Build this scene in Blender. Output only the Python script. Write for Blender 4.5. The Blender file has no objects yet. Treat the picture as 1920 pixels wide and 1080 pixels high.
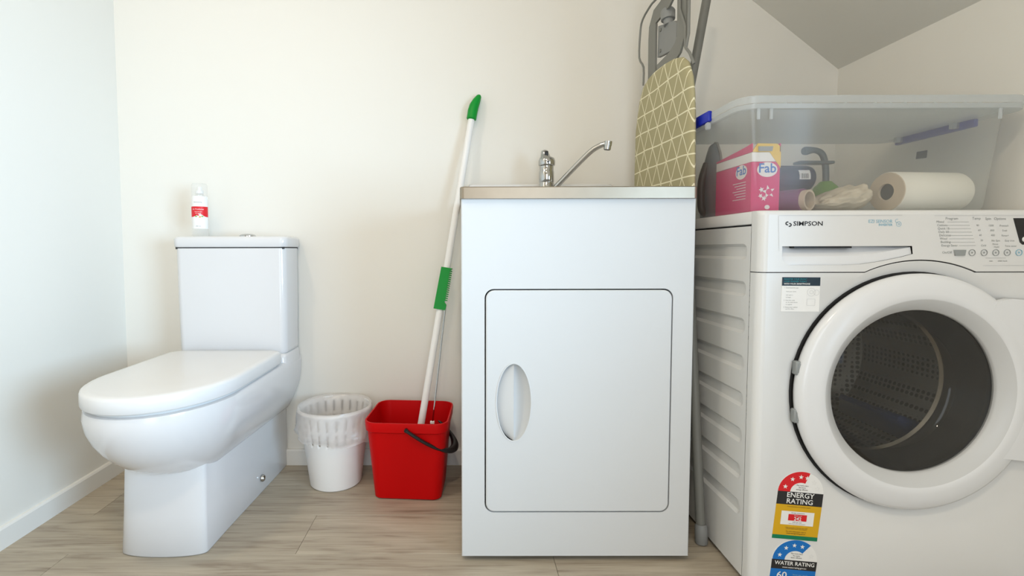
import bpy, bmesh, math, random
from mathutils import Vector, Matrix
random.seed(7)
PI = math.pi
S = bpy.context.scene
COL = S.collection

# ------------------------------------------------------------------ camera
cam_d = bpy.data.cameras.new('camera'); cam = bpy.data.objects.new('camera', cam_d); COL.objects.link(cam)
cam_d.sensor_width = 36.0; cam_d.sensor_fit = 'HORIZONTAL'
cam_d.lens = 911.34 * 36 / 1920
cam_d.shift_x = (960 - 867.76) / 1920
cam_d.shift_y = (515.5 - 540) / 1920
cam_d.clip_start = 0.02
cam.location = (0.0202, -1.6996, 0.7647)
cam.rotation_euler = (Matrix.Rotation(0.0023, 4, 'Z') @ Matrix.Rotation(PI/2 - 0.0523, 4, 'X') @ Matrix.Rotation(-0.0024, 4, 'Z')).to_euler()
S.camera = cam

# ------------------------------------------------------------------ world, lights, exposure
S.view_settings.view_transform = 'Standard'; S.view_settings.look = 'None'
S.view_settings.gamma = 1.0; S.view_settings.use_curve_mapping = False
S.view_settings.exposure = 0.2
W = bpy.data.worlds.new('world'); S.world = W; W.use_nodes = True
W.node_tree.nodes['Background'].inputs[0].default_value = (0.75, 0.85, 1.0, 1)
W.node_tree.nodes['Background'].inputs[1].default_value = 1.0
def area(name, loc, target, sx, sy, power, col, shape='RECTANGLE'):
    l = bpy.data.lights.new(name, 'AREA'); l.shape = shape; l.size = sx; l.size_y = sy; l.energy = power; l.color = col
    o = bpy.data.objects.new(name, l); COL.objects.link(o); o.location = loc
    o.rotation_euler = (Vector(target) - Vector(loc)).to_track_quat('-Z', 'Y').to_euler(); return o
area('window_daylight', (1.36, -2.00, 0.86), (-1.172, -0.62, 0.92), 0.85, 0.86, 10.8, (0.52, 0.76, 1.0)).data.spread = math.radians(75)
area('doorway_fill', (0.15, -2.97, 1.05), (0.45, 0.0, 0.75), 0.80, 1.9, 12, (0.90, 0.96, 1.0))  # added cool fill for front-facing surfaces, set in an unseen doorway
area('ceiling_downlight_and_fill', (-0.95, -1.25, 2.37), (-0.95, -1.25, 0), 0.16, 0.16, 6.5, (1.0, 0.84, 0.64), 'DISK')
area('ceiling_downlight_and_fill', (-0.15, -1.95, 2.37), (-0.15, -1.95, 0), 0.16, 0.16, 10, (1.0, 0.84, 0.64), 'DISK')  # second warm downlight, added out of view as general fill

# ------------------------------------------------------------------ materials
def mat(name, col, rough=0.5, metal=0.0, noise=0.0, nscale=8.0, bump=0.0, bscale=60.0, spec=0.5, trans=0.0, ior=1.45, coat=0.0):
    m = bpy.data.materials.new(name); m.use_nodes = True
    nt = m.node_tree; b = nt.nodes['Principled BSDF']
    b.inputs['Base Color'].default_value = (*col, 1); b.inputs['Roughness'].default_value = rough
    b.inputs['Metallic'].default_value = metal; b.inputs['Specular IOR Level'].default_value = spec
    b.inputs['Transmission Weight'].default_value = trans; b.inputs['IOR'].default_value = ior
    b.inputs['Coat Weight'].default_value = coat
    tc = nt.nodes.new('ShaderNodeTexCoord')
    if noise > 0:
        n = nt.nodes.new('ShaderNodeTexNoise'); n.inputs['Scale'].default_value = nscale; n.inputs['Detail'].default_value = 4
        nt.links.new(tc.outputs['Object'], n.inputs['Vector'])
        r = nt.nodes.new('ShaderNodeMix'); r.data_type = 'RGBA'
        r.inputs[6].default_value = (*[c*(1-noise) for c in col], 1); r.inputs[7].default_value = (*[min(1, c*(1+noise)) for c in col], 1)
        nt.links.new(n.outputs['Fac'], r.inputs[0]); nt.links.new(r.outputs[2], b.inputs['Base Color'])
    if bump > 0:
        n = nt.nodes.new('ShaderNodeTexNoise'); n.inputs['Scale'].default_value = bscale; n.inputs['Detail'].default_value = 3
        nt.links.new(tc.outputs['Object'], n.inputs['Vector'])
        bp = nt.nodes.new('ShaderNodeBump'); bp.inputs['Strength'].default_value = bump; bp.inputs['Distance'].default_value = 0.002
        nt.links.new(n.outputs['Fac'], bp.inputs['Height']); nt.links.new(bp.outputs[0], b.inputs['Normal'])
    return m
def facing(nt, lo, hi):
    lw = nt.nodes.new('ShaderNodeLayerWeight'); lw.inputs[0].default_value = 0.5
    p = nt.nodes.new('ShaderNodeMath'); p.operation = 'POWER'; p.inputs[1].default_value = 4.0; nt.links.new(lw.outputs['Facing'], p.inputs[0])
    r = nt.nodes.new('ShaderNodeMath'); r.operation = 'MULTIPLY_ADD'; r.inputs[1].default_value = hi-lo; r.inputs[2].default_value = lo; nt.links.new(p.outputs[0], r.inputs[0]); return r
def film(name, col, opacity, rough=0.25, tint=(1, 1, 1), haze=0.0):
    """thin translucent plastic: see-through share + milky diffuse/translucent share + gloss"""
    m = bpy.data.materials.new(name); m.use_nodes = True; nt = m.node_tree
    for n in list(nt.nodes): nt.nodes.remove(n)
    out = nt.nodes.new('ShaderNodeOutputMaterial')
    tr = nt.nodes.new('ShaderNodeBsdfTransparent'); tr.inputs[0].default_value = (*tint, 1)
    df = nt.nodes.new('ShaderNodeBsdfDiffuse'); df.inputs[0].default_value = (*col, 1)
    tl = nt.nodes.new('ShaderNodeBsdfTranslucent'); tl.inputs[0].default_value = (*col, 1)
    gl = nt.nodes.new('ShaderNodeBsdfGlossy'); gl.inputs['Roughness'].default_value = rough
    m1 = nt.nodes.new('ShaderNodeMixShader'); m1.inputs[0].default_value = 0.6
    nt.links.new(df.outputs[0], m1.inputs[1]); nt.links.new(tl.outputs[0], m1.inputs[2])
    m2 = nt.nodes.new('ShaderNodeMixShader')
    nz = nt.nodes.new('ShaderNodeTexNoise'); nz.inputs['Scale'].default_value = 14
    tc = nt.nodes.new('ShaderNodeTexCoord'); nt.links.new(tc.outputs['Object'], nz.inputs['Vector'])
    mr = nt.nodes.new('ShaderNodeMapRange'); mr.inputs['To Min'].default_value = max(0, opacity-haze); mr.inputs['To Max'].default_value = min(1, opacity+haze)
    nt.links.new(nz.outputs['Fac'], mr.inputs['Value']); nt.links.new(mr.outputs[0], m2.inputs[0])
    nt.links.new(tr.outputs[0], m2.inputs[1]); nt.links.new(m1.outputs[0], m2.inputs[2])
    fr = facing(nt, 0.03, 0.35)
    m3 = nt.nodes.new('ShaderNodeMixShader'); nt.links.new(fr.outputs[0], m3.inputs[0])
    nt.links.new(m2.outputs[0], m3.inputs[1]); nt.links.new(gl.outputs[0], m3.inputs[2])
    nt.links.new(m3.outputs[0], out.inputs[0]); return m

def plank_mat():
    m = bpy.data.materials.new('oak_vinyl'); m.use_nodes = True; nt = m.node_tree; b = nt.nodes['Principled BSDF']
    N = nt.nodes.new; L = nt.links.new
    geo = N('ShaderNodeNewGeometry'); oi = N('ShaderNodeObjectInfo')
    off = N('ShaderNodeVectorMath'); off.operation = 'SCALE'; L(oi.outputs['Location'], off.inputs[0]); off.inputs['Scale'].default_value = 7.3
    add = N('ShaderNodeVectorMath'); L(geo.outputs['Position'], add.inputs[0]); L(off.outputs[0], add.inputs[1])
    mp = N('ShaderNodeMapping'); mp.inputs['Scale'].default_value = (2.6, 60, 1); L(add.outputs[0], mp.inputs['Vector'])
    n1 = N('ShaderNodeTexNoise'); n1.inputs['Scale'].default_value = 1.6; n1.inputs['Detail'].default_value = 8; n1.inputs['Roughness'].default_value = 0.62; n1.inputs['Distortion'].default_value = 0.9
    L(mp.outputs[0], n1.inputs['Vector'])
    mp2 = N('ShaderNodeMapping'); mp2.inputs['Scale'].default_value = (1.0, 7, 1); L(add.outputs[0], mp2.inputs['Vector'])
    n2 = N('ShaderNodeTexNoise'); n2.inputs['Scale'].default_value = 2.5; n2.inputs['Detail'].default_value = 3; n2.inputs['Distortion'].default_value = 1.5; L(mp2.outputs[0], n2.inputs['Vector'])
    cr = N('ShaderNodeValToRGB'); e = cr.color_ramp.elements
    e[0].position = 0.33; e[0].color = (0.22, 0.17, 0.12, 1); e[1].position = 0.66; e[1].color = (0.50, 0.435, 0.335, 1)
    x = e.new(0.48); x.color = (0.395, 0.335, 0.255, 1)
    mx = N('ShaderNodeMath'); mx.operation = 'MULTIPLY_ADD'; mx.inputs[1].default_value = 0.45; L(n2.outputs['Fac'], mx.inputs[0])
    ml = N('ShaderNodeMath'); ml.operation = 'MULTIPLY'; ml.inputs[1].default_value = 0.58; L(n1.outputs['Fac'], ml.inputs[0]); L(ml.outputs[0], mx.inputs[2])
    L(mx.outputs[0], cr.inputs[0])
    hs = N('ShaderNodeHueSaturation'); L(cr.outputs[0], hs.inputs['Color'])
    vr = N('ShaderNodeMapRange'); vr.inputs['To Min'].default_value = 0.93; vr.inputs['To Max'].default_value = 1.07; L(oi.outputs['Random'], vr.inputs['Value']); L(vr.outputs[0], hs.inputs['Value'])
    L(hs.outputs[0], b.inputs['Base Color']); b.inputs['Roughness'].default_value = 0.5
    bp = N('ShaderNodeBump'); bp.inputs['Strength'].default_value = 0.15; bp.inputs['Distance'].default_value = 0.001; L(n1.outputs['Fac'], bp.inputs['Height']); L(bp.outputs[0], b.inputs['Normal'])
    return m
def cover_mat():
    """khaki cotton with a printed net of cream triangles; object coords u = X, v = Z"""
    m = bpy.data.materials.new('printed_cotton'); m.use_nodes = True; nt = m.node_tree; b = nt.nodes['Principled BSDF']
    N = nt.nodes.new; L = nt.links.new
    tc = N('ShaderNodeTexCoord'); sp = N('ShaderNodeSeparateXYZ')
    wv = N('ShaderNodeTexNoise'); wv.inputs['Scale'].default_value = 5; L(tc.outputs['Object'], wv.inputs['Vector'])
    sc = N('ShaderNodeVectorMath'); sc.operation = 'MULTIPLY_ADD'; sc.inputs[1].default_value = (0.018,)*3; L(wv.outputs['Color'], sc.inputs[0]); L(tc.outputs['Object'], sc.inputs[2]); L(sc.outputs[0], sp.inputs[0])
    def line(m_, per, w):
        a = N('ShaderNodeMath'); a.operation = 'MULTIPLY_ADD'; a.inputs[1].default_value = m_; L(sp.outputs['X'], a.inputs[0]); L(sp.outputs['Z'], a.inputs[2])
        p = N('ShaderNodeMath'); p.operation = 'PINGPONG'; p.inputs[1].default_value = per/2; L(a.outputs[0], p.inputs[0])
        c = N('ShaderNodeMath'); c.operation = 'LESS_THAN'; c.inputs[1].default_value = w; L(p.outputs[0], c.inputs[0]); return c
    l1 = line(0, 0.0565, 0.0019); l2 = line(2.0, 0.113, 0.0035); l3 = line(-2.0, 0.113, 0.0035)
    a = N('ShaderNodeMath'); a.operation = 'MAXIMUM'; L(l1.outputs[0], a.inputs[0]); L(l2.outputs[0], a.inputs[1])
    c = N('ShaderNodeMath'); c.operation = 'MAXIMUM'; L(a.outputs[0], c.inputs[0]); L(l3.outputs[0], c.inputs[1])
    mx = N('ShaderNodeMix'); mx.data_type = 'RGBA'; mx.inputs[6].default_value = (0.41, 0.37, 0.215, 1); mx.inputs[7].default_value = (0.80, 0.76, 0.55, 1)
    L(c.outputs[0], mx.inputs[0]); L(mx.outputs[2], b.inputs['Base Color']); b.inputs['Roughness'].default_value = 0.85
    wn = N('ShaderNodeTexNoise'); wn.inputs['Scale'].default_value = 300; L(tc.outputs['Object'], wn.inputs['Vector'])
    bp = N('ShaderNodeBump'); bp.inputs['Strength'].default_value = 0.2; bp.inputs['Distance'].default_value = 0.001; L(wn.outputs['Fac'], bp.inputs['Height']); L(bp.outputs[0], b.inputs['Normal'])
    return m
def drum_mat():
    m = mat('perforated_steel', (0.42, 0.40, 0.38), 0.32, 1.0); nt = m.node_tree; b = nt.nodes['Principled BSDF']; N = nt.nodes.new; L = nt.links.new
    tc = N('ShaderNodeTexCoord'); v = N('ShaderNodeTexVoronoi'); v.inputs['Scale'].default_value = 70; v.inputs['Randomness'].default_value = 0.0; L(tc.outputs['Object'], v.inputs['Vector'])
    r = N('ShaderNodeValToRGB'); e = r.color_ramp.elements; e[0].position = 0.36; e[0].color = (0.01, 0.01, 0.01, 1); e[1].position = 0.42; e[1].color = (0.42, 0.40, 0.37, 1)
    L(v.outputs['Distance'], r.inputs[0]); L(r.outputs[0], b.inputs['Base Color']); return m

M = dict(
    wall=mat('wall_paint', (0.80, 0.775, 0.715), 0.6, noise=0.012, nscale=1.5, bump=0.05, bscale=180),
    ceil=mat('ceiling_paint', (0.74, 0.715, 0.65), 0.7, noise=0.012, nscale=2, bump=0.05, bscale=150),
    trim=mat('trim_paint', (0.80, 0.785, 0.745), 0.4, noise=0.01),
    plank=plank_mat(), joint=mat('floor_joint', (0.2, 0.16, 0.12), 0.8, noise=0.05),
    china=mat('white_ceramic', (0.70, 0.69, 0.69), 0.12, noise=0.006, coat=0.3),
    plastic=mat('white_plastic', (0.74, 0.735, 0.73), 0.25, noise=0.008),
    enamel=mat('white_enamel', (0.625, 0.635, 0.635), 0.38, noise=0.008, bump=0.02, bscale=200),
    enamel2=mat('appliance_enamel', (0.74, 0.745, 0.735), 0.3, noise=0.006),
    gloss=mat('door_white_plastic', (0.78, 0.795, 0.81), 0.2, noise=0.005),
    ringgrey=mat('pale_grey_plastic', (0.62, 0.63, 0.63), 0.35, noise=0.01),
    chrome=mat('chrome', (0.52, 0.52, 0.51), 0.08, 1.0, noise=0.02),
    steel=mat('brushed_steel', (0.38, 0.325, 0.255), 0.42, 1.0, noise=0.08, nscale=25),
    red=mat('red_plastic', (0.55, 0.0, 0.001), 0.45, noise=0.05, spec=0.2),
    black=mat('black_plastic', (0.012, 0.012, 0.013), 0.35, noise=0.1),
    dark=mat('dark_plinth_and_shade', (0.03, 0.03, 0.03), 0.7, noise=0.05),  # near-black of the plinths, also painted as shade in gaps and bores
    green=mat('green_plastic', (0.002, 0.27, 0.03), 0.4, noise=0.05, spec=0.3),
    binw=mat('bin_white_plastic', (0.83, 0.81, 0.78), 0.35, noise=0.01),
    greyt=mat('grey_powder_coat', (0.20, 0.20, 0.18), 0.45, noise=0.05),
    greyl=mat('grey_bracket_plastic', (0.25, 0.255, 0.25), 0.5, noise=0.05),
    cover=cover_mat(), felt=mat('board_underside', (0.22, 0.21, 0.17), 0.9, noise=0.1),
    liner=film('bin_liner_film', (0.92, 0.90, 0.89), 0.58, 0.25, haze=0.12),
    boxp=film('clear_box_plastic', (0.80, 0.82, 0.80), 0.25, 0.15, (0.98, 0.985, 0.985)),
    lidp=film('frosted_lid_plastic', (0.86, 0.88, 0.88), 0.28, 0.3, (0.97, 0.98, 0.98)),
    rimp=film('box_rim_plastic', (0.80, 0.84, 0.86), 0.72, 0.2, haze=0.03),
    blue=mat('blue_clip_plastic', (0.005, 0.02, 0.42), 0.35, noise=0.05),
    clear=film('clear_bottle_plastic', (0.9, 0.92, 0.92), 0.16, 0.08, haze=0.03),
    white=mat('label_white', (0.85, 0.84, 0.82), 0.5, noise=0.01),
    rubber=mat('grey_rubber', (0.17, 0.17, 0.17), 0.45, noise=0.1),
    drum=drum_mat(), drumsteel=mat('drum_steel', (0.75, 0.70, 0.63), 0.22, 1.0, noise=0.05),
    paddle=mat('blue_paddle_plastic', (0.01, 0.09, 0.42), 0.3, noise=0.1),
    pink=mat('pink_carton', (0.66, 0.012, 0.16), 0.5, noise=0.06, nscale=30),
    purple=mat('purple_wrap', (0.20, 0.05, 0.16), 0.4, noise=0.2, nscale=40),
    yellow=mat('yellow_carton', (0.80, 0.52, 0.06), 0.5, noise=0.05),
    navy=mat('navy_wrap', (0.012, 0.03, 0.07), 0.35, noise=0.15),
    card=mat('cardboard', (0.64, 0.53, 0.40), 0.85, noise=0.06, nscale=50),
    paper=mat('paper_towel', (0.86, 0.83, 0.74), 0.9, noise=0.015, bump=0.3, bscale=120),
    bagc=mat('patterned_bag', (0.66, 0.58, 0.45), 0.7, noise=0.3, nscale=35, bump=0.3, bscale=40),
    inkd=mat('ink_black', (0.02, 0.02, 0.022), 0.5, noise=0.05), inkg=mat('ink_grey', (0.30, 0.32, 0.32), 0.5, noise=0.05),
    inkb=mat('ink_pale_blue', (0.22, 0.48, 0.62), 0.5, noise=0.05), inkt=mat('ink_teal', (0.01, 0.22, 0.27), 0.5, noise=0.05),
    inknavy=mat('ink_navy', (0.005, 0.02, 0.035), 0.45, noise=0.05), inkr=mat('ink_red', (0.70, 0.012, 0.02), 0.45, noise=0.03),
    inky=mat('ink_amber', (0.70, 0.40, 0.01), 0.45, noise=0.03), inkgr=mat('ink_green', (0.0, 0.20, 0.09), 0.45, noise=0.03),
    inkbl=mat('ink_blue', (0.005, 0.17, 0.56), 0.45, noise=0.03), inkw=mat('ink_white', (0.86, 0.86, 0.84), 0.5, noise=0.01),
    sole=mat('soleplate_grey', (0.42, 0.41, 0.38), 0.3, 0.8, noise=0.05), brown=mat('dark_brown_plastic', (0.045, 0.03, 0.022), 0.4, noise=0.1),
    lime=mat('lime_plastic', (0.22, 0.45, 0.08), 0.4, noise=0.1), greyp=mat('blue_grey_plastic', (0.16, 0.20, 0.22), 0.4, noise=0.1),
)
def glass_mat():
    m = bpy.data.materials.new('door_glass'); m.use_nodes = True; nt = m.node_tree
    for n in list(nt.nodes): nt.nodes.remove(n)
    out = nt.nodes.new('ShaderNodeOutputMaterial'); tr = nt.nodes.new('ShaderNodeBsdfTransparent'); tr.inputs[0].default_value = (0.66, 0.66, 0.65, 1)
    gl = nt.nodes.new('ShaderNodeBsdfGlossy'); gl.inputs['Roughness'].default_value = 0.03
    fr = facing(nt, 0.05, 0.6)
    mx = nt.nodes.new('ShaderNodeMixShader'); nt.links.new(fr.outputs[0], mx.inputs[0]); nt.links.new(tr.outputs[0], mx.inputs[1]); nt.links.new(gl.outputs[0], mx.inputs[2])
    nt.links.new(mx.outputs[0], out.inputs[0]); return m
M['glass'] = glass_mat()

# ------------------------------------------------------------------ mesh helpers
ROOT = {}
def NB(): return bmesh.new()
def build(name, bm, m, parent=None, origin=None, smooth=40, label=None, recalc=True):
    """link the bmesh (world coordinates) as one mesh object, local to its thing's origin"""
    if recalc: bmesh.ops.recalc_face_normals(bm, faces=bm.faces[:])
    org = Vector(ROOT[parent.name]) if parent else Vector(origin or (0, 0, 0))
    bmesh.ops.translate(bm, verts=bm.verts[:], vec=-org)
    me = bpy.data.meshes.new(name); bm.to_mesh(me); bm.free()
    if smooth:
        for p in me.polygons: p.use_smooth = True
        me.set_sharp_from_angle(angle=math.radians(smooth))
    me.materials.append(M[m] if isinstance(m, str) else m)
    o = bpy.data.objects.new(name, me); COL.objects.link(o)
    if parent: o.parent = parent
    else: o.location = org
    ROOT[o.name] = tuple(org)
    if label: o['label'] = label
    return o
def thing(name, loc, label, cat, group=None):
    o = bpy.data.objects.new(name, None); COL.objects.link(o); o.location = loc; o.empty_display_size = 0.05
    ROOT[o.name] = tuple(loc); o['label'] = label; o['category'] = cat
    if group: o['group'] = group
    return o
def tag(o, label, cat): o['label'] = label; o['category'] = cat; return o
def struct(o): o['kind'] = 'structure'; return o
def box(bm, a, b, bev=0.0, seg=2):
    r = bmesh.ops.create_cube(bm, size=1.0); vs = r['verts']
    for v in vs: v.co = Vector([(a[i]+b[i])/2 + v.co[i]*(b[i]-a[i]) for i in range(3)])
    if bev > 0:
        es = list({e for v in vs for e in v.link_edges})
        bmesh.ops.bevel(bm, geom=es, offset=bev, segments=seg, profile=0.5, affect='EDGES')
    return vs
def ring_faces(bm, A, B, closed=True):
    n = len(A)
    for i in range(n if closed else n-1):
        j = (i+1) % n
        try: bm.faces.new((A[i], A[j], B[j], B[i]))
        except ValueError: pass
def loft(bm, rings, cap0=True, cap1=True, closed=True):
    R = [[bm.verts.new(p) for p in r] for r in rings]
    for a, b in zip(R, R[1:]): ring_faces(bm, a, b, closed)
    if cap0: bm.faces.new(R[0])
    if cap1: bm.faces.new(R[-1])
    return R
def tube(bm, pts, r, seg=12, cap=True, flat=1.0):
    pts = [Vector(p) for p in pts]; rs = r if isinstance(r, (list, tuple)) else [r]*len(pts)
    t0 = (pts[1]-pts[0]).normalized(); up = Vector((0, 0, 1)) if abs(t0.z) < 0.9 else Vector((0, 1, 0))
    nrm = t0.cross(up).normalized(); rings = []
    for i, p in enumerate(pts):
        t = (pts[min(i+1, len(pts)-1)] - pts[max(i-1, 0)]).normalized()
        nrm = (nrm - t*nrm.dot(t)).normalized(); bn = t.cross(nrm)
        rings.append([p + nrm*math.cos(2*PI*k/seg)*rs[i] + bn*math.sin(2*PI*k/seg)*rs[i]*flat for k in range(seg)])
    return loft(bm, rings, cap, cap)
def smoothpath(pts, n=6):
    P = [Vector(p) for p in pts]; out = []
    for i in range(len(P)-1):
        p0, p1, p2, p3 = P[max(i-1, 0)], P[i], P[i+1], P[min(i+2, len(P)-1)]
        for k in range(n):
            t = k/n; out.append(0.5*((2*p1)+(p2-p0)*t+(2*p0-5*p1+4*p2-p3)*t*t+(-p0+3*p1-3*p2+p3)*t**3))
    return out + [P[-1]]
def lathe(bm, prof, c, axis='z', seg=48, cap0=False, cap1=False):
    """prof: (radius, height) pairs; axis z = up, axis y = height runs along +Y"""
    rings = []
    for r, h in prof:
        ring = []
        for k in range(seg):
            a = 2*PI*k/seg
            if axis == 'z': ring.append((c[0]+r*math.cos(a), c[1]+r*math.sin(a), c[2]+h))
            elif axis == 'y': ring.append((c[0]+r*math.cos(a), c[1]+h, c[2]+r*math.sin(a)))
            else: ring.append((c[0]+h, c[1]+r*math.cos(a), c[2]+r*math.sin(a)))
        rings.append(ring)
    return loft(bm, rings, cap0, cap1)
def rrect(cx, cy, hw, hh, r, n=6):
    out = []
    for sx, sy, a0 in ((1, 1, 0), (-1, 1, 90), (-1, -1, 180), (1, -1, 270)):
        for k in range(n+1):
            a = math.radians(a0 + 90*k/n); out.append((cx+sx*(hw-r)+r*math.cos(a), cy+sy*(hh-r)+r*math.sin(a)))
    return out
def circ(cx, cy, rx, ry=None, n=48, a0=0, a1=360):
    ry = rx if ry is None else ry; full = abs(a1-a0) >= 360
    return [(cx+rx*math.cos(math.radians(a0+(a1-a0)*k/(n if full else n-1))), cy+ry*math.sin(math.radians(a0+(a1-a0)*k/(n if full else n-1)))) for k in range(n)]
def face_holes(bm, outer, holes, f):
    """flat face with holes; f maps 2D to 3D; returns vert loops"""
    loops = []; es = []
    for lp in [outer]+holes:
        vs = [bm.verts.new(f(*p)) for p in lp]; loops.append(vs)
        for i in range(len(vs)): es.append(bm.edges.new((vs[i], vs[(i+1) % len(vs)])))
    bmesh.ops.triangle_fill(bm, use_beauty=True, use_dissolve=False, edges=es)
    return loops
def slab(bm, outer, f0, f1, holes=()):
    """plate with thickness: front map f0, back map f1"""
    A = face_holes(bm, outer, list(holes), f0); B = face_holes(bm, outer, list(holes), f1)
    for a, b in zip(A, B): ring_faces(bm, a, b)
def fy(y): return lambda x, z: (x, y, z)
def fx(x): return lambda y, z: (x, y, z)
def fz(z): return lambda x, y: (x, y, z)
def poly(bm, pts): return bm.faces.new([bm.verts.new(p) for p in pts])
FONT = {}
def text_bm(s, size, f, align='CENTER', bold=False, wide=1.0):
    """flat lettering; f maps text plane to 3D"""
    cu = bpy.data.curves.new('t', 'FONT'); cu.body = s; cu.size = size; cu.align_x = align; cu.align_y = 'CENTER'; cu.resolution_u = 2
    if bold: cu.offset = size*0.014
    o = bpy.data.objects.new('t', cu); COL.objects.link(o)
    dg = bpy.context.evaluated_depsgraph_get(); me = bpy.data.meshes.new_from_object(o.evaluated_get(dg))
    bm = NB(); bm.from_mesh(me); bpy.data.objects.remove(o); bpy.data.curves.remove(cu); bpy.data.meshes.remove(me)
    for v in bm.verts: v.co = Vector(f(v.co.x*wide, v.co.y))
    return bm
def star(cx, cy, r, rot=0):
    return [(cx+(r if k % 2 == 0 else r*0.42)*math.sin(k*PI/5+rot), cy+(r if k % 2 == 0 else r*0.42)*math.cos(k*PI/5+rot)) for k in range(10)]

# ------------------------------------------------------------------ the room
XL, XR, YF = -1.172, 1.302, -3.0
SL = 0.768; ZC = 1.377; ZT = 2.40; XK = XR-(ZT-ZC)/SL
fl = NB(); box(fl, (XL-0.1, YF-0.1, -0.06), (XR+0.1, 0.1, -0.004)); floor = struct(build('floor', fl, 'joint', smooth=0))
# planks: 1.22 x 0.178 m laid along the back wall
PLW, PLL = 0.178, 1.22
pb = NB(); box(pb, (-PLL/2+0.0004, -PLW/2+0.0004, -0.005), (PLL/2-0.0004, PLW/2-0.0004, 0.0), 0.0006, 1)
pme = bpy.data.meshes.new('plank'); pb.to_mesh(pme); pb.free(); pme.materials.append(M['plank'])
row = 0; y = 0.02
while y > YF:
    x = XL - 0.1 - ((row*0.47+0.35) % 1.0)*PLL
    while x < XR:
        cx = x+PLL/2
        if x+PLL > XL:
            a, b = max(x, XL-0.02), min(x+PLL, XR+0.02)
            p = bpy.data.objects.new('plank', pme); COL.objects.link(p); p.parent = floor
            p.location = ((a+b)/2, y-PLW/2, 0); p.scale = ((b-a)/PLL, 1, 1)
        x += PLL
    y -= PLW; row += 1
b = NB(); slab(b, [(XL-0.1, -0.06), (XR+0.1, -0.06), (XR+0.1, ZC-0.1*SL+0.06), (XK, ZT+0.06), (XL-0.1, ZT+0.06)], fy(0.0), fy(0.1)); struct(build('wall_back', b, 'wall', smooth=0))
b = NB(); box(b, (XL-0.1, YF-0.1, -0.06), (XL, 0.0, ZT+0.06)); struct(build('wall_left', b, 'wall', smooth=0))
b = NB(); slab(b, [(YF-0.1, -0.06), (0.0, -0.06), (0.0, ZC+0.02), (YF-0.1, ZC+0.02)], fx(XR), fx(XR+0.12), [[(-2.55, 0.36), (-1.45, 0.36), (-1.45, 1.34), (-2.55, 1.34)]]); struct(build('wall_right', b, 'wall', smooth=0))
b = NB(); slab(b, [(XL, -0.06), (XR, -0.06), (XR, ZT+0.06), (XL, ZT+0.06)], fy(YF), fy(YF-0.1), [[(-0.26, 0.06), (0.56, 0.06), (0.56, 2.04), (-0.26, 2.04)]]); struct(build('wall_front', b, 'wall', smooth=0))
b = NB(); A = [(XR+0.1, ZC-0.1*SL), (XK, ZT), (XL-0.1, ZT), (XL-0.1, ZT+0.06), (XK+0.03, ZT+0.06), (XR+0.1, ZC-0.1*SL+0.09)]
slab(b, A, fy(0.0), fy(YF)); struct(build('ceiling', b, 'ceil', smooth=0))
b = NB()
for (ya, yb, za, zb) in ((-2.55, -2.52, 0.36, 1.34), (-1.48, -1.45, 0.36, 1.34), (-2.52, -1.48, 0.36, 0.39), (-2.52, -1.48, 1.31, 1.34)): box(b, (XR-0.004, ya, za), (XR+0.05, yb, zb), 0.004, 1)
struct(build('window_1', b, 'trim'))
def skirting(name, p0, p1, n):
    """p0-p1 along the wall foot, n = inward normal"""
    bm = NB(); t, h = 0.011, 0.0575
    prof = [(0, 0), (t, 0), (t, h-0.006), (t-0.003, h-0.001), (t-0.006, h), (0, h)]
    rings = [[(p[0]+n[0]*a, p[1]+n[1]*a, c) for a, c in prof] for p in (p0, p1)]
    loft(bm, rings); return struct(build(name, bm, 'trim', smooth=30))
skirting('baseboard_back', (XL, 0), (XR, 0), (0, -1))
skirting('baseboard_left', (XL, -0.011), (XL, YF), (1, 0))
skirting('baseboard_right', (XR, -0.011), (XR, YF), (-1, 0))

# ------------------------------------------------------------------ toilet
TX = -0.731
def dring(z, hwb, hwf, back, ys, front, n=20, pw=2.0, rb=0.0):
    """D-shaped ring: straight back, sides to ys, rounded front"""
    pts = [(TX-hwb+rb, back), (TX+hwb-rb, back)] if rb == 0 else [(TX+hwb-rb+rb*math.sin(a), back-rb+rb*math.cos(a)) for a in [k*PI/8 for k in range(5)]]
    if rb == 0:
        side = [(TX+hwb+(hwf-hwb)*k/5, back+(ys-back)*k/5) for k in range(1, 5)]
    else:
        side = [(TX+hwb+(hwf-hwb)*k/5, (back-rb)+(ys-back+rb)*k/5) for k in range(1, 5)]
    arc = []
    for k in range(n+1):
        a = PI*k/n; c, s = math.cos(a), math.sin(a)
        arc.append((TX+hwf*math.copysign(abs(c)**(2/pw), c), ys+(front-ys)*abs(s)**(2/pw)))
    L = [(2*TX-x, y) for x, y in reversed(side)]
    if rb: pts2 = [(2*TX-x, y) for x, y in reversed(pts)]; out = pts+side+arc+L+pts2
    else: out = [pts[1]]+side+arc+L+[pts[0]]
    return [(x, y, z) for x, y in out]
toilet = thing('toilet', (TX, -0.35, 0), 'white ceramic close-coupled toilet with closed lid by the left wall', 'toilet')
b = NB()
R = [(0.4015, 0.170, 0.1685, -0.455, -0.662), (0.398, 0.175, 0.174, -0.46, -0.670), (0.38, 0.177, 0.1765, -0.46, -0.674), (0.35, 0.176, 0.174, -0.46, -0.668), (0.32, 0.172, 0.166, -0.455, -0.655), (0.295, 0.166, 0.156, -0.45, -0.638),
     (0.272, 0.157, 0.145, -0.445, -0.617), (0.25, 0.148, 0.132, -0.44, -0.592), (0.232, 0.139, 0.120, -0.435, -0.566), (0.218, 0.131, 0.109, -0.43, -0.541), (0.209, 0.125, 0.101, -0.43, -0.522), (0.205, 0.119, 0.096, -0.43, -0.505)]
loft(b, [dring(z, hb, hf, -0.004, ys, fr) for z, hb, hf, ys, fr in R])
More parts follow.
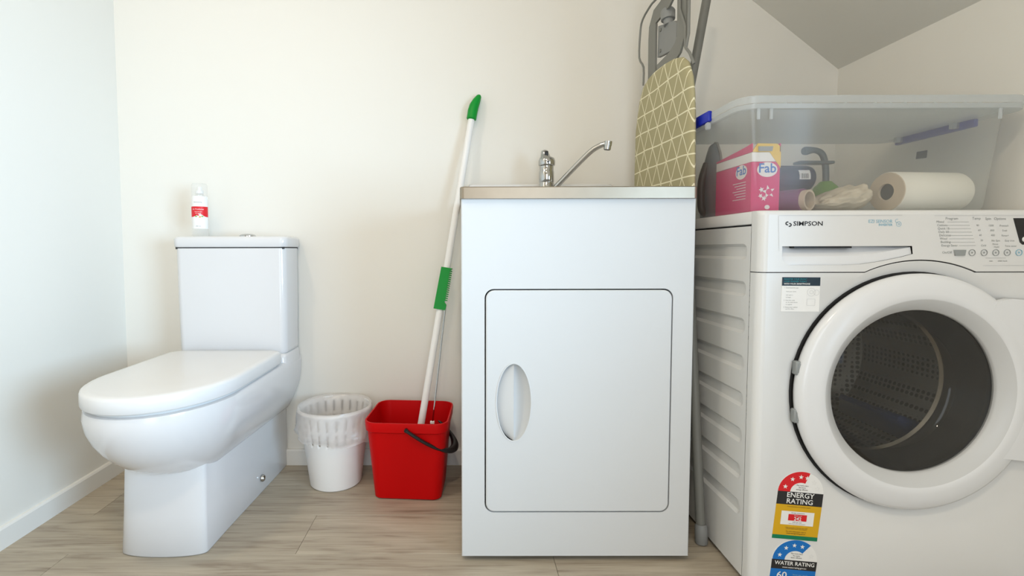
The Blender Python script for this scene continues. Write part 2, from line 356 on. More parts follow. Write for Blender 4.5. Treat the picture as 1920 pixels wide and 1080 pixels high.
loft(b, [[(x, y_, z) for x, y_ in rrect(TX, -0.080+d*0.5, 0.1765-d, 0.076-d*0.5, 0.016, 5)] for z, d in ((0.385, 0.0), (0.418, 0.0015), (0.425, 0.004), (0.4285, 0.010))])
R2 = [(0.225, 0.1195, 0.1015, -0.492, -0.520), (0.10, 0.1195, 0.1035, -0.500, -0.526), (0.004, 0.121, 0.1065, -0.506, -0.532), (0.0, 0.119, 0.104, -0.504, -0.528)]
loft(b, [[(x-0.007*min(1, -y_/0.4), y_, z_) for x, y_, z_ in dring(z, hb, hf+0.002, -0.004, ys, fr, pw=2.1)] for z, hb, hf, ys, fr in R2])
pan = build('pan', b, 'china', toilet, smooth=50)
b = NB(); loft(b, [dring(z, h, h, -0.175, -0.45, f, rb=0.03) for z, h, f in ((0.4015, 0.166, -0.664), (0.4085, 0.166, -0.664))]); build('seat', b, 'ringgrey', toilet)
b = NB()
LR = [(0.4085, 0.172, -0.671), (0.4095, 0.1755, -0.6755), (0.412, 0.1770, -0.6775), (0.438, 0.1770, -0.6775), (0.4425, 0.1755, -0.6755), (0.4455, 0.1705, -0.670), (0.4465, 0.160, -0.658), (0.4475, 0.10, -0.58)]
loft(b, [dring(z, h, h, -0.168 - (0.177-h)*0.4, -0.46, f, rb=0.03) for z, h, f in LR]); build('seat_lid', b, 'plastic', toilet, smooth=50)
CX0, CX1 = -0.911, -0.551
def cring(z, g, yb=-0.004, yf=-0.146): return [(x, y, z) for x, y in rrect((CX0+CX1)/2, (yb+yf)/2, (CX1-CX0)/2+g, (yb-yf)/2+g*0.7, 0.022, 6)]
b = NB(); loft(b, [cring(z, g) for z, g in ((0.4287, -0.010), (0.432, -0.007), (0.44, -0.006), (0.60, -0.004), (0.7705, -0.003))]); build('cistern', b, 'china', toilet)
b = NB(); loft(b, [cring(z, g) for z, g in ((0.7735, -0.004), (0.7745, 0.0), (0.777, 0.002), (0.800, 0.003), (0.806, 0.0), (0.8085, -0.006), (0.809, -0.03))]); clid = build('cistern_lid', b, 'china', toilet, smooth=60)
b = NB(); box(b, (CX0+0.006, -0.140, 0.768), (CX1-0.006, -0.010, 0.776)); build('lid_gap_shade', b, 'dark', toilet)  # near-black slab painting the shade line between cistern and lid
b = NB(); lathe(b, [(0.026, 0), (0.026, 0.003), (0.022, 0.007), (0.010, 0.0095), (0.001, 0.0105)], (TX+0.03, -0.075, 0.8088), seg=32, cap0=True, cap1=True); build('flush_button', b, 'chrome', clid, label='chrome flush button')
b = NB(); lathe(b, [(0.011, 0.0), (0.011, 0.004), (0.008, 0.008), (0.001, 0.0095)], (TX+0.1135, -0.205, 0.047), 'x', 20, True, True); build('fixing_cap', b, 'chrome', toilet, label='chrome fixing cap')

# ------------------------------------------------------------------ air freshener bottle on the cistern
BX, BY, BZ = -0.852, -0.085, 0.809
bt = thing('spray_bottle', (BX, BY, BZ), 'clear spray bottle with a red and white label standing on the toilet cistern', 'bottle')
b = NB(); lathe(b, [(0.001, 0), (0.0225, 0), (0.0245, 0.003), (0.0245, 0.120), (0.022, 0.130), (0.012, 0.137), (0.0115, 0.143)], (BX, BY, BZ), seg=32, cap0=True); build('bottle_body', b, 'clear', bt)
b = NB(); lathe(b, [(0.0125, 0.141), (0.0125, 0.151), (0.008, 0.153), (0.0075, 0.163), (0.002, 0.165)], (BX, BY, BZ), seg=24, cap0=True, cap1=True); build('spray_nozzle', b, 'white', bt)
b = NB(); lathe(b, [(0.0235, 0.132), (0.0235, 0.168), (0.021, 0.174), (0.001, 0.1755)], (BX, BY, BZ), seg=32, cap1=True); build('overcap', b, 'clear', bt)
def cyl(r, z0, yaw=0.25): return lambda x, y: (BX+r*math.sin(x/0.0245+yaw), BY-r*math.cos(x/0.0245+yaw), BZ+z0+y)
def cylpatch(bm, pts_lo, pts_hi, r, n=24, yaw=0.25):
    rings = [[], []]
    for k in range(n+1):
        x = -0.034+0.068*k/n
        for q, fn in enumerate((pts_lo, pts_hi)): rings[q].append(cyl(r, 0, yaw)(x, fn(x)))
    loft(bm, rings, False, False, closed=False)
b = NB(); cylpatch(b, lambda x: 0.026, lambda x: 0.132, 0.0249); lab = build('label', b, 'white', bt)
b = NB(); cylpatch(b, lambda x: 0.064 + 0.010*math.exp(-((x-0.004)/0.012)**2), lambda x: 0.098, 0.0252); build('red_band', b, 'inkr', lab)
for s, sz, z0, m_ in (('Air Freshener', 0.0062, 0.089, 'inkw'), ('fresh berries', 0.0042, 0.081, 'inkw'), ('and vanilla', 0.0042, 0.076, 'inkw'), ('Homebrand', 0.0058, 0.112, 'inkg'), ('300 mL', 0.0052, 0.034, 'inkg')):
    if s == 'Homebrand': s = 'freshening'
    build('lettering', text_bm(s, sz, cyl(0.02545, z0)), m_, lab, smooth=0, recalc=False)
for k, (dx, dz, m_) in enumerate(((-0.006, 0.066, 'lime'), (0.005, 0.064, 'inky'), (0.012, 0.066, 'lime'), (0.0, 0.070, 'inkr'))):
    b = NB(); poly(b, [cyl(0.02555, 0)(x, z) for x, z in circ(dx, dz, 0.0035, 0.0022, 10)]); build('fruit_print', b, m_, lab, smooth=0)

# ------------------------------------------------------------------ waste bin and its liner
WX, WY = -0.405, -0.125
wb = thing('waste_bin', (WX, WY, 0), 'round white slotted plastic waste bin between the toilet and the red bucket', 'bin')
b = NB(); NSEG = 96; zs = [0.0, 0.004] + [0.01+0.012*k for k in range(1, 20)] + [0.250]
def br(z): return 0.082+0.032*(z/0.25)
rings = [[b.verts.new((WX+(br(z)-(0.004 if i == 0 else 0))*math.cos(2*PI*k/NSEG), WY+(br(z)-(0.004 if i == 0 else 0))*math.sin(2*PI*k/NSEG), z)) for k in range(NSEG)] for i, z in enumerate(zs)]
for i in range(len(rings)-1):
    for k in range(NSEG):
        if 13 <= i <= 19 and i % 4 != 0 and k % 4 == 0: continue
        j = (k+1) % NSEG; b.faces.new((rings[i][k], rings[i][j], rings[i+1][j], rings[i+1][k]))
b.faces.new(rings[0])
o = build('bin_body', b, 'binw', wb); md = o.modifiers.new('wall', 'SOLIDIFY'); md.thickness = 0.002; md.offset = -1
b = NB(); lathe(b, [(0.1125, 0.246), (0.117, 0.246), (0.1185, 0.250), (0.117, 0.254), (0.1125, 0.2545), (0.1110, 0.250), (0.1125, 0.246)], (WX, WY, 0), seg=64); build('rim', b, 'binw', wb)
b = NB(); n = 120; prof = []
random.seed(3); ph = [random.uniform(0, 6.28) for _ in range(12)]
def wob(a, s): return sum(math.sin((q+2)*a+ph[q]+s*(1+0.3*q))/(q+2) for q in range(8))
levels = [('in', z) for z in (0.05, 0.10, 0.15, 0.20, 0.235)] + [('top', 0.2585), ('top', 0.260)] + [('out', k/12) for k in range(13)]
rings = []
for kind, v in levels:
    rg = []
    for k in range(n):
        a = 2*PI*k/n
        if kind == 'in': r = br(v)-0.006+0.0025*wob(a*2, v*20)-0.002; z = v
        elif kind == 'top': r = 0.114 if v < 0.259 else 0.1175; z = v
        else:
            hem = 0.150 + 0.026*math.sin(a*1+3.9) + 0.010*wob(a, 0.5)
            z = 0.254-(0.254-hem)*v
            r = 0.1205 + 0.006*v + (0.003+0.006*v)*wob(a*2, v*3.0) + 0.0022*math.sin(17*a+v*6)*v + (0.004 if v > 0.75 else 0)*math.sin(v*18)
            r = max(r, br(z)+0.004)
        rg.append((WX+r*math.cos(a), WY+r*math.sin(a), z))
    rings.append([(p[0], min(p[1], -0.002), p[2]) for p in rg])
loft(b, rings, True, False)
tag(build('bin_liner', b, 'liner', origin=(WX, WY, 0.12), smooth=80), 'crinkled translucent plastic liner folded over the rim of the white bin', 'bin liner')

# ------------------------------------------------------------------ red bucket
KX, KY = -0.150, -0.168; rot = math.radians(-4)
def kp(x, y, z): return (KX+x*math.cos(rot)-y*math.sin(rot), KY+x*math.sin(rot)+y*math.cos(rot), z)
def kring(z, hw, hd, r): return [kp(x, y, z) for x, y in rrect(0, 0, hw, hd, r, 6)]
bk = thing('bucket', (KX, KY, 0), 'red rectangular plastic bucket with black handle holding the mop', 'bucket')
b = NB()
loft(b, [kring(0.0, 0.098, 0.078, 0.022), kring(0.004, 0.104, 0.084, 0.026), kring(0.215, 0.1215, 0.1075, 0.036), kring(0.219, 0.1265, 0.1125, 0.039), kring(0.243, 0.1285, 0.1145, 0.040), kring(0.2475, 0.1275, 0.1135, 0.039),
         kring(0.2475, 0.1235, 0.1095, 0.036), kring(0.21, 0.1185, 0.1045, 0.034), kring(0.008, 0.101, 0.081, 0.024)])
build('bucket_body', b, 'red', bk)
b = NB(); P = []
for k in range(25):
    a = -PI/2 + PI*k/24
    ex = 0.134*math.cos(a)**0.8 if math.cos(a) > 0 else 0
    P.append(kp(0.006+ex*1.0, 0.1195*math.sin(a), 0.229-ex*0.68))
tube(b, P, [0.0062+0.0068*max(0, math.cos(-PI/2+PI*k/24))**6 for k in range(25)], 10, flat=0.8); build('handle', b, 'black', bk, label='black bail handle')
for s in (-1, 1):
    b = NB(); q = kp(0.006, s*0.1155, 0.229); lathe(b, [(0.006, -0.006), (0.006, 0.006)], q, 'y', 16, True, True); build('handle_pivot', b, 'black', bk)

# ------------------------------------------------------------------ mop
mp0 = Vector((-0.1475, -0.183, 0.03)); mp1 = Vector((0.0550, -0.0205, 1.255)); ax = (mp1-mp0).normalized()
side = Vector((1, 0.0, 0)); side = (side-ax*side.dot(ax)).normalized(); nrm = ax.cross(side)
if nrm.y > 0: nrm = -nrm
def mpt(z, u=0, v=0): return mp0+ax*((z-0.03)/ax.z)+side*u+nrm*v
mop = thing('mop', tuple(mp0), 'white-handled mop with green grips standing in the red bucket against the wall', 'mop')
b = NB(); tube(b, [mpt(0.05), mpt(0.6), mpt(1.25)], 0.0112, 16); build('pole', b, 'white', mop)
b = NB(); tube(b, [mpt(1.203), mpt(1.206), mpt(1.235), mpt(1.252, 0.002), mpt(1.270, 0.007), mpt(1.287, 0.013), mpt(1.291, 0.0135)], [0.0125, 0.0165, 0.0170, 0.0165, 0.0135, 0.0085, 0.005], 16); build('end_grip', b, 'green', mop, label='green angled end grip')
b = NB(); z0, z1 = 0.568, 0.704
out = [(-0.021, z0), (0.0165, z0), (0.0185, z0+0.006), (0.0185, z0+0.018), (0.011, z0+0.026)]
nt_ = 15; zz = z0+0.030
for k in range(nt_):
    out += [(0.0115, zz), (0.0195, zz+0.001), (0.0195, zz+0.003), (0.0115, zz+0.004)]; zz += (z1-z0-0.034)/nt_
out += [(0.019, z1), (-0.018, z1)]
slab(b, out, lambda u, z: tuple(mpt(z, u, 0.014)), lambda u, z: tuple(mpt(z, u, -0.014))); build('lever_grip', b, 'green', mop, smooth=30, label='green toothed lever grip')
b = NB(); tube(b, [mpt(0.585, 0.016, 0.005), mpt(0.30, 0.031, 0.005), mpt(0.09, 0.042, 0.005)], 0.0026, 8); build('squeeze_rod', b, 'chrome', mop, label='thin metal rod')
b = NB(); q = mpt(0.215, 0.035, 0.005); box(b, (q.x-0.007, q.y-0.005, q.z-0.004), (q.x+0.007, q.y+0.005, q.z+0.004), 0.001, 1); build('rod_stop', b, 'white', mop)
b = NB(); box(b, (mp0.x-0.045, mp0.y-0.032, 0.012), (mp0.x+0.070, mp0.y+0.03, 0.075), 0.012, 3); build('sponge_head', b, 'inkg', mop)

# ------------------------------------------------------------------ laundry cabinet
C0, C1, CY, CT, CB = 0.0135, 0.5685, -0.545, 0.8835, 0.014
lc = thing('laundry_cabinet', ((C0+C1)/2, -0.28, 0), 'white metal laundry cabinet under the steel sink top, with one door', 'cabinet')
D0, D1, DZ0, DZ1 = 0.0695, 0.5185, 0.1235, 0.6705
dcx, dcz, dhw, dhh = (D0+D1)/2, (DZ0+DZ1)/2, (D1-D0)/2, (DZ1-DZ0)/2
b = NB()
bv = 0.003
fo = rrect((C0+C1)/2, (CT+CB)/2, (C1-C0)/2-bv, (CT-CB)/2, 0.0005, 1)
hole = rrect(dcx, dcz, dhw, dhh, 0.022, 8)
lp = face_holes(b, fo, [hole], fy(CY))
hb = [b.verts.new((x, CY+0.034, z)) for x, z in hole]; ring_faces(b, lp[1], hb)
for sx in (C0, C1):
    d = 1 if sx == C0 else -1
    pr = [(sx+d*bv, CY), (sx+d*bv*0.3, CY+bv*0.3), (sx, CY+bv), (sx, -0.012)]
    loft(b, [[(x, y_, z) for x, y_ in pr] for z in (CB, CT)], False, False, closed=False)
poly(b, [(C0, -0.012, CB), (C1, -0.012, CB), (C1, -0.012, CT), (C0, -0.012, CT)]); poly(b, [(C0, CY, CB), (C1, CY, CB), (C1, -0.012, CB), (C0, -0.012, CB)])
build('carcass', b, 'enamel', lc, smooth=30)
b = NB(); box(b, (C0+0.01, CY+0.0345, CB+0.05), (C1-0.01, CY+0.0365, CT-0.01)); build('shade_backing', b, 'dark', lc)  # near-black sheet standing in for shade behind the door gap
b = NB(); box(b, (C0+0.012, CY+0.03, 0.0), (C1-0.012, -0.03, CB)); build('plinth', b, 'dark', lc)
g = 0.0031
do = rrect(dcx, dcz, dhw-g, dhh-g, 0.0205, 8); di = rrect(dcx, dcz, dhw-g-0.002, dhh-g-0.002, 0.0185, 8)
HX, HZ, HRX, HRZ = 0.1395, 0.3965, 0.0425, 0.0955
b = NB(); lp = face_holes(b, di, [circ(HX, HZ, HRX, HRZ, 48)], fy(CY-0.002))
A = [b.verts.new((x, CY-0.0005, z)) for x, z in do]; B = [b.verts.new((x, CY+0.019, z)) for x, z in do]; ring_faces(b, lp[0], A); ring_faces(b, A, B)
door = build('door', b, 'enamel', lc, smooth=30)
b = NB(); n = 48; yF = CY-0.002   # handle: raised lip, flat half shield and scooped half
lip = [[(HX+(HRX+d)*math.cos(2*PI*k/n), yF-h, HZ+(HRZ+d)*math.sin(2*PI*k/n)) for k in range(n)] for d, h in ((0.0015, -0.0005), (0.001, 0.0012), (-0.0012, 0.0012), (-0.0022, 0.0))]
loft(b, lip, False, False)
rg = []
for i in range(9):   # left half shield, leaning inwards towards its free edge
    t = i/8; rg.append([])
    for k in range(17):
        a = -PI/2+PI*k/16; zz = HZ+(HRZ-0.002)*math.sin(a)
        xe = (HRX-0.002)*math.cos(a); rg[-1].append((HX-xe*(1-t), yF+0.0005+0.0105*(1-t)*min(1.0, 4*xe/HRX), zz))
loft(b, rg, False, False, closed=False)
rg = []
for i in range(13):  # right scoop: deep at the middle, rising to the rim
    t = i/12; rg.append([])
    for k in range(25):
        a = -PI/2+PI*k/24; zz = HZ+(HRZ-0.002)*math.sin(a); xe = (HRX-0.002)*math.cos(a)
        rg[-1].append((HX+xe*t, yF+0.0005+0.027*math.cos(t*PI/2)**0.8*math.cos(a)**0.7, zz))
loft(b, rg, False, False, closed=False)
b2 = rg[0]; loft(b, [[(p[0], yF+0.0005, p[2]) for p in b2], b2], False, False, closed=False)
build('handle', b, 'enamel', door, smooth=50, recalc=False, label='oval scooped handle')

# ------------------------------------------------------------------ sink top (steel rim, white tub) and tap
sk = thing('laundry_sink', (0.29, -0.28, 0.8837), 'brushed steel sink top with white tub on the laundry cabinet', 'sink')
b = NB(); so = rrect(0.2895, -0.283, 0.2785, 0.272, 0.010, 4); sh = rrect(0.289, -0.315, 0.235, 0.195, 0.06, 6)
lp = face_holes(b, rrect(0.2895, -0.283, 0.2765, 0.270, 0.009, 4), [sh], fz(0.9115))
A = [[b.verts.new((x, y_, z)) for x, y_ in so] for z in (0.9095, 0.8838)]; ring_faces(b, lp[0], A[0]); ring_faces(b, A[0], A[1])
B = [b.verts.new((x, y_, 0.8838)) for x, y_ in sh]; ring_faces(b, lp[1], B); lp2 = None
ring_faces(b, A[1], [b.verts.new((x, y_, 0.8838)) for x, y_ in rrect(0.289, -0.283, 0.26, 0.25, 0.01, 4)])
build('steel_top', b, 'steel', sk, smooth=30, label='brushed steel top edge')
b = NB(); loft(b, [[(x, y_, z) for x, y_ in rrect(0.289, -0.315, 0.233-d, 0.193-d, 0.058, 6)] for z, d in ((0.9125, -0.004), (0.911, 0.003), (0.84, 0.012), (0.70, 0.03), (0.67, 0.06), (0.668, 0.12))], False, True); build('tub', b, 'plastic', sk)
b = NB(); prof = [(-0.013, 0.9117), (-0.165, 0.9117), (-0.163, 0.9165), (-0.095, 0.920), (-0.050, 0.928), (-0.040, 0.950), (-0.036, 0.982), (-0.030, 0.987), (-0.013, 0.987)]
def up(x, k): return [(x, y_, 0.9117+(z-0.9117)*k) for y_, z in prof]
loft(b, [up(0.036, 0.90), up(0.040, 0.985), up(0.05, 1.0), up(0.505, 1.0), up(0.52, 0.985), up(0.557, 0.55), up(0.559, 0.4)]); build('rear_ledge', b, 'plastic', sk, smooth=35, label='raised white ledge behind the tap')

TPX, TPY, TZ = 0.289, -0.105, 0.920
tp = thing('mixer_tap', (TPX, TPY, TZ), 'chrome swivel-spout mixer tap on the laundry sink', 'tap')
b = NB(); lathe(b, [(0.032, 0.0), (0.0325, 0.004), (0.030, 0.007), (0.0245, 0.009), (0.0245, 0.058), (0.0236, 0.0595), (0.0236, 0.061), (0.0245, 0.0625), (0.0245, 0.096), (0.0232, 0.098), (0.0232, 0.113), (0.020, 0.114)], (TPX, TPY, TZ), seg=40, cap0=True, cap1=True); build('tap_body', b, 'chrome', tp)
b = NB()
def hr(z, hx0, hx1, hy): return [(TPX+(hx0+hx1)/2+(hx1-hx0)/2*math.cos(2*PI*k/24), TPY+hy*math.sin(2*PI*k/24), TZ+z) for k in range(24)]
loft(b, [hr(0.1145, -0.0245, 0.026, 0.0245), hr(0.117, -0.0262, 0.0275, 0.026), hr(0.130, -0.0262, 0.028, 0.026), hr(0.139, -0.0235, 0.025, 0.023), hr(0.144, -0.020, 0.013, 0.0175), hr(0.156, -0.0185, 0.007, 0.0145), hr(0.163, -0.017, 0.004, 0.0125), hr(0.1655, -0.012, -0.001, 0.006)]); hd = build('lever_cap', b, 'chrome', tp, smooth=60)
b = NB(); box(b, (TPX-0.009, TPY-0.0175, TZ+0.146), (TPX+0.003, TPY-0.012, TZ+0.160), 0.002, 2); build('cap_window', b, 'black', hd)
b = NB(); lathe(b, [(0.003, -0.001), (0.003, 0.001), (0.0005, 0.0012)], (TPX, TPY-0.0262, TZ+0.124), 'y', 10, True, True); build('index_dot', b, 'black', hd)
b = NB(); pts = smoothpath([(TPX+0.012, TPY-0.008, 0.948), (TPX+0.037, TPY-0.022, 0.975), (TPX+0.088, TPY-0.048, 1.030), (TPX+0.126, TPY-0.068, 1.068), (TPX+0.150, TPY-0.081, 1.082), (TPX+0.166, TPY-0.090, 1.086)], 6)
tube(b, pts, [0.0085]*len(pts), 14); sp_ = build('spout', b, 'chrome', tp, smooth=60)
e = Vector((TPX+0.171, TPY-0.093, 1.084)); dn = Vector((-0.12, 0.04, -1)).normalized()
b = NB(); tube(b, [e-dn*0.0095, e-dn*0.0085, e+dn*0.004, e+dn*0.005], [0.0085, 0.0118, 0.0118, 0.0115], 20); tube(b, [e+dn*0.004, e+dn*0.0165], 0.0108, 20); build('spout_outlet', b, 'chrome', sp_)
b = NB(); tube(b, [e+dn*0.0163, e+dn*0.0172], 0.009, 16); build('aerator', b, 'black', sp_)

# ------------------------------------------------------------------ ironing board, folded, in the gap beside the cabinet
BP0 = Vector((0.5735, -0.10, 0)); BP1 = Vector((0.600, -0.46, 0)); bd = (BP1-BP0).normalized(); bn = Vector((-bd.y, bd.x, 0))   # bn points to +X
if bn.x < 0: bn = -bn
BW = 0.350
def bp(s, z, d=0.0): q = BP0+bd*s+bn*d; return (q.x, q.y, z)
ib = thing('ironing_board', tuple(BP0+bd*0.17), 'folded ironing board with khaki triangle-patterned cover upright between cabinet and washer', 'ironing board')
half = [(0.0, 0.30), (-0.004, 0.70), (-0.004, 0.967), (0.0, 1.14), (0.012, 1.19), (0.026, 1.234), (0.050, 1.270), (0.085, 1.285), (0.124, 1.291), (0.188, 1.291), (0.239, 1.286), (0.285, 1.272), (0.312, 1.250), (0.331, 1.210), (0.340, 1.165), (0.346, 1.10), (0.350, 0.93), (0.350, 0.70), (0.338, 0.30), (0.30, 0.14), (0.24, 0.06), (0.175, 0.035), (0.10, 0.06), (0.04, 0.14)]
cxs, czs = 0.173, 0.75
def inset(k): return [(cxs+(s-cxs)*(1-k/0.17), czs+(z-czs)*(1-k/0.55)) for s, z in half]
b = NB()
def lr(k, d): return [bp(s, z, d) for s, z in inset(k)]
bm_r = loft(b, [lr(0.03, 0.0), lr(0.012, 0.0005), lr(0.004, 0.003), lr(0.0, 0.007), lr(0.0, 0.010), lr(0.004, 0.0145), lr(0.02, 0.015)], False, True)
fc = b.faces.new(bm_r[0])
cov = build('cover', b, 'cover', ib, smooth=60, label='khaki cover printed with a net of cream triangles')
# turn the cover's own axes along the board so that its print runs with it
ang = math.atan2(bd.y, bd.x); Rm = Matrix.Rotation(-ang, 4, 'Z'); cov.data.transform(Rm); cov.rotation_euler = (0, 0, ang)
def bar(bm, a, c, w, d0=0.004, d1=0.014):
    a, c = Vector((a[0], a[1])), Vector((c[0], c[1])); t = (c-a).normalized(); nn = Vector((-t.y, t.x))*w/2
    slab(bm, [tuple(a+nn), tuple(c+nn), tuple(c-nn), tuple(a-nn)], lambda s, z: bp(s, z, d0), lambda s, z: bp(s, z, d1))
def strip(bm, pts, w, d0, d1):
    """flat folded strip following pts in the board plane"""
    L, Rr = [], []
    for i, p in enumerate(pts):
        t = (Vector(pts[min(i+1, len(pts)-1)])-Vector(pts[max(i-1, 0)])).normalized(); nn = Vector((-t.y, t.x))*w/2
        L.append((p[0]+nn.x, p[1]+nn.y)); Rr.append((p[0]-nn.x, p[1]-nn.y))
    slab(bm, L+Rr[::-1], lambda s, z: bp(s, z, d0), lambda s, z: bp(s, z, d1))
rest = NB()
strip(rest, [(0.108, 1.270), (0.107, 1.32), (0.106, 1.40), (0.108, 1.43), (0.122, 1.452), (0.205, 1.462), (0.24, 1.475), (0.25, 1.60)], 0.046, 0.004, 0.010)
restp = build('iron_rest', rest, 'greyt', ib, smooth=30, label='grey metal iron rest at the board end')
b = NB(); strip(b, [(0.140, 1.283), (0.215, 1.291), (0.255, 1.308), (0.273, 1.335), (0.274, 1.38), (0.272, 1.62)], 0.046, 0.006, 0.012); build('rest_bracket', b, 'greyt', restp, smooth=30)
b = NB(); slab(b, [(0.130, 1.330), (0.238, 1.314), (0.240, 1.380), (0.228, 1.392), (0.132, 1.420)], lambda s, z: bp(s, z, 0.011), lambda s, z: bp(s, z, 0.021)); blk = build('socket_block', b, 'greyl', restp, smooth=30)
b = NB(); tube(b, [bp(0.184, 1.40, 0.016), bp(0.181, 1.418, 0.016)], 0.013, 14); tube(b, [bp(0.181, 1.416, 0.016), bp(0.178, 1.440, 0.016), bp(0.177, 1.446, 0.016)], [0.019, 0.020, 0.016], 14); build('knob', b, 'greyl', restp)
for s, z in ((0.148, 1.402), (0.148, 1.342)):
    b = NB(); tube(b, [bp(s, z, 0.0085), bp(s, z, 0.012)], 0.0055, 12); build('rivet', b, 'greyt', restp)
b = NB(); tube(b, smoothpath([bp(*p) for p in ((0.066, 1.27, -0.002), (0.066, 1.325, -0.002), (0.034, 1.366, -0.002), (0.038, 1.44, -0.002), (0.054, 1.474, -0.002), (0.115, 1.492, -0.002), (0.20, 1.500, -0.002), (0.21, 1.62, 0))], 3), 0.0032, 8); build('rest_wire', b, 'greyt', ib)
b = NB(); tube(b, [bp(*p) for p in ((0.268, 1.60, 0.003), (0.272, 1.40, 0.003), (0.300, 1.345, 0.003), (0.303, 1.290, 0.003), (0.326, 1.266, 0.003), (0.338, 1.235, 0.008))], 0.0036, 8); build('rest_wire', b, 'greyt', ib)
b = NB(); tube(b, [bp(*p) for p in ((0.310, 1.60, 0.006), (0.312, 1.32, 0.006), (0.302, 1.288, 0.005))], 0.004, 8); build('rest_wire', b, 'greyt', ib)
b = NB(); tube(b, smoothpath([bp(*p) for p in ((0.205, 1.600, 0.002), (0.215, 1.625, 0.004), (0.26, 1.632, 0.006), (0.305, 1.622, 0.006), (0.311, 1.595, 0.006))], 4), 0.006, 10); build('rest_bar', b, 'greyt', ib)
b = NB(); tube(b, [(0.635, -0.470, 0.035), (0.635, -0.36, 0.82)], 0.0115, 12); lg = build('leg', b, 'greyt', ib)
b = NB(); tube(b, [(0.635, -0.4745, 0.0005), (0.635, -0.474, 0.004), (0.635, -0.471, 0.045), (0.635, -0.470, 0.05)], [0.013, 0.0155, 0.0155, 0.013], 14); build('foot_cap', b, 'greyl', lg)
b = NB(); tube(b, smoothpath([(0.634, -0.16, 0.06), (0.636, -0.21, 0.60), (0.641, -0.222, 0.86), (0.670, -0.222, 1.10), (0.703, -0.221, 1.283), (0.739, -0.221, 1.499), (0.757, -0.220, 1.61)], 5), 0.0125, 12); build('leg', b, 'greyt', ib)

# ------------------------------------------------------------------ washing machine
X0, X1, YW, ZW = 0.658, 1.291, -0.65, 0.8475
DCX, DCZ = 1.003, 0.4505
wm = thing('washing_machine', ((X0+X1)/2, -0.33, 0), 'white front-loading washing machine with round glass door beside the cabinet', 'washing machine')
# side and rear shell with pressed bands
b = NB()
YS = -0.616
bands = [[(y_, z) for y_, z in rrect(-0.318, 0.145+0.085*k+0.018, 0.285, 0.018, 0.017, 4)] for k in range(8)]
lp = face_holes(b, [(YS, 0.012), (-0.014, 0.012), (-0.014, 0.815), (YS, 0.815)], bands, fx(X0))
for k, h in enumerate(lp[1:]):
    inn = [b.verts.new((X0+0.0065, -0.318+(y_+0.318)*0.985, 0.163+0.085*k+(z-0.163-0.085*k)*0.62)) for y_, z in bands[k]]
    ring_faces(b, h, inn); b.faces.new(inn)
poly(b, [(X1, YS, 0.012), (X1, -0.014, 0.012), (X1, -0.014, 0.815), (X1, YS, 0.815)])
poly(b, [(X0, -0.014, 0.012), (X1, -0.014, 0.012), (X1, -0.014, 0.815), (X0, -0.014, 0.815)])
poly(b, [(X0, YS, 0.012), (X1, YS, 0.012), (X1, -0.014, 0.012), (X0, -0.014, 0.012)])
build('cabinet_shell', b, 'enamel2', wm, smooth=40)
for lo_, hi_, nm in (((X0+0.012, -0.628, 0.66), (X1-0.012, -0.626, 0.84), 'shade_backing'), ((X0+0.02, -0.60, 0.0), (X1-0.02, -0.03, 0.012), 'plinth')):  # dark backing paints shade into the front seams; the plinth is a part
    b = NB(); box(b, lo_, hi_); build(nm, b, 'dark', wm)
b = NB(); box(b, (X0-0.001, -0.6170, 0.8185), (X1, -0.012, ZW), 0.004, 2); build('worktop', b, 'enamel2', wm)
# lower fascia
ZS = 0.7125; RR = 0.2845; RI = 0.2635
def plan(x0, x1, y, yb, r, n=5):   # rounded plan of a wrapped front, from back-left round to back-right
    L = [(x0, yb)]+[(x0+r-r*math.cos(PI/2*k/n), y+r-r*math.sin(PI/2*k/n)) for k in range(n+1)]
    Rr = [(x1-r+r*math.sin(PI/2*k/n), y+r-r*math.cos(PI/2*k/n)) for k in range(n+1)]+[(x1, yb)]
    return L, Rr
L_, R_ = plan(X0, X1, YW, YS-0.0012, 0.016)
fx0, fx1 = X0+0.016, X1-0.016
a1 = math.degrees(math.asin((ZS-DCZ)/RR))
def front_outline(rad, zflat, zend, top):
    a = math.degrees(math.asin((zflat-DCZ)/rad)); arc = circ(DCX, DCZ, rad, rad, 21, 180-a, a)
    return arc
b = NB()
arc = front_outline(RR+0.003, ZS, 0, 0)
outer = [(fx0, 0.014), (fx1, 0.014), (fx1, ZS)] + arc[::-1] + [(fx0, ZS)]
lp = face_holes(b, outer, [circ(DCX, DCZ, RR, RR, 72)], fy(YW))
ring_faces(b, lp[1], [b.verts.new((DCX+RI*math.cos(2*PI*k/72), YW+0.014, DCZ+RI*math.sin(2*PI*k/72))) for k in range(72)])
for side_ in (L_, R_): loft(b, [[(x, y_, z) for x, y_ in side_] for z in (0.014, ZS)], False, False, closed=False)
for side_, z in ((L_, ZS), (R_, ZS)): pass
poly(b, [(x, y_, ZS) for x, y_ in L_]+[(fx0, YS, ZS)]); poly(b, [(x, y_, ZS) for x, y_ in R_]+[(fx1, YS, ZS)])
fas = build('front_panel', b, 'enamel2', wm, smooth=35)
b = NB(); lathe(b, [(RI+0.001, 0.0135), (RI-0.006, 0.016), (RI-0.03, 0.017)], (DCX, YW, DCZ), 'y', 72); build('door_gap_shade', b, 'dark', wm)  # near-black ring painting the shade in the gap round the door
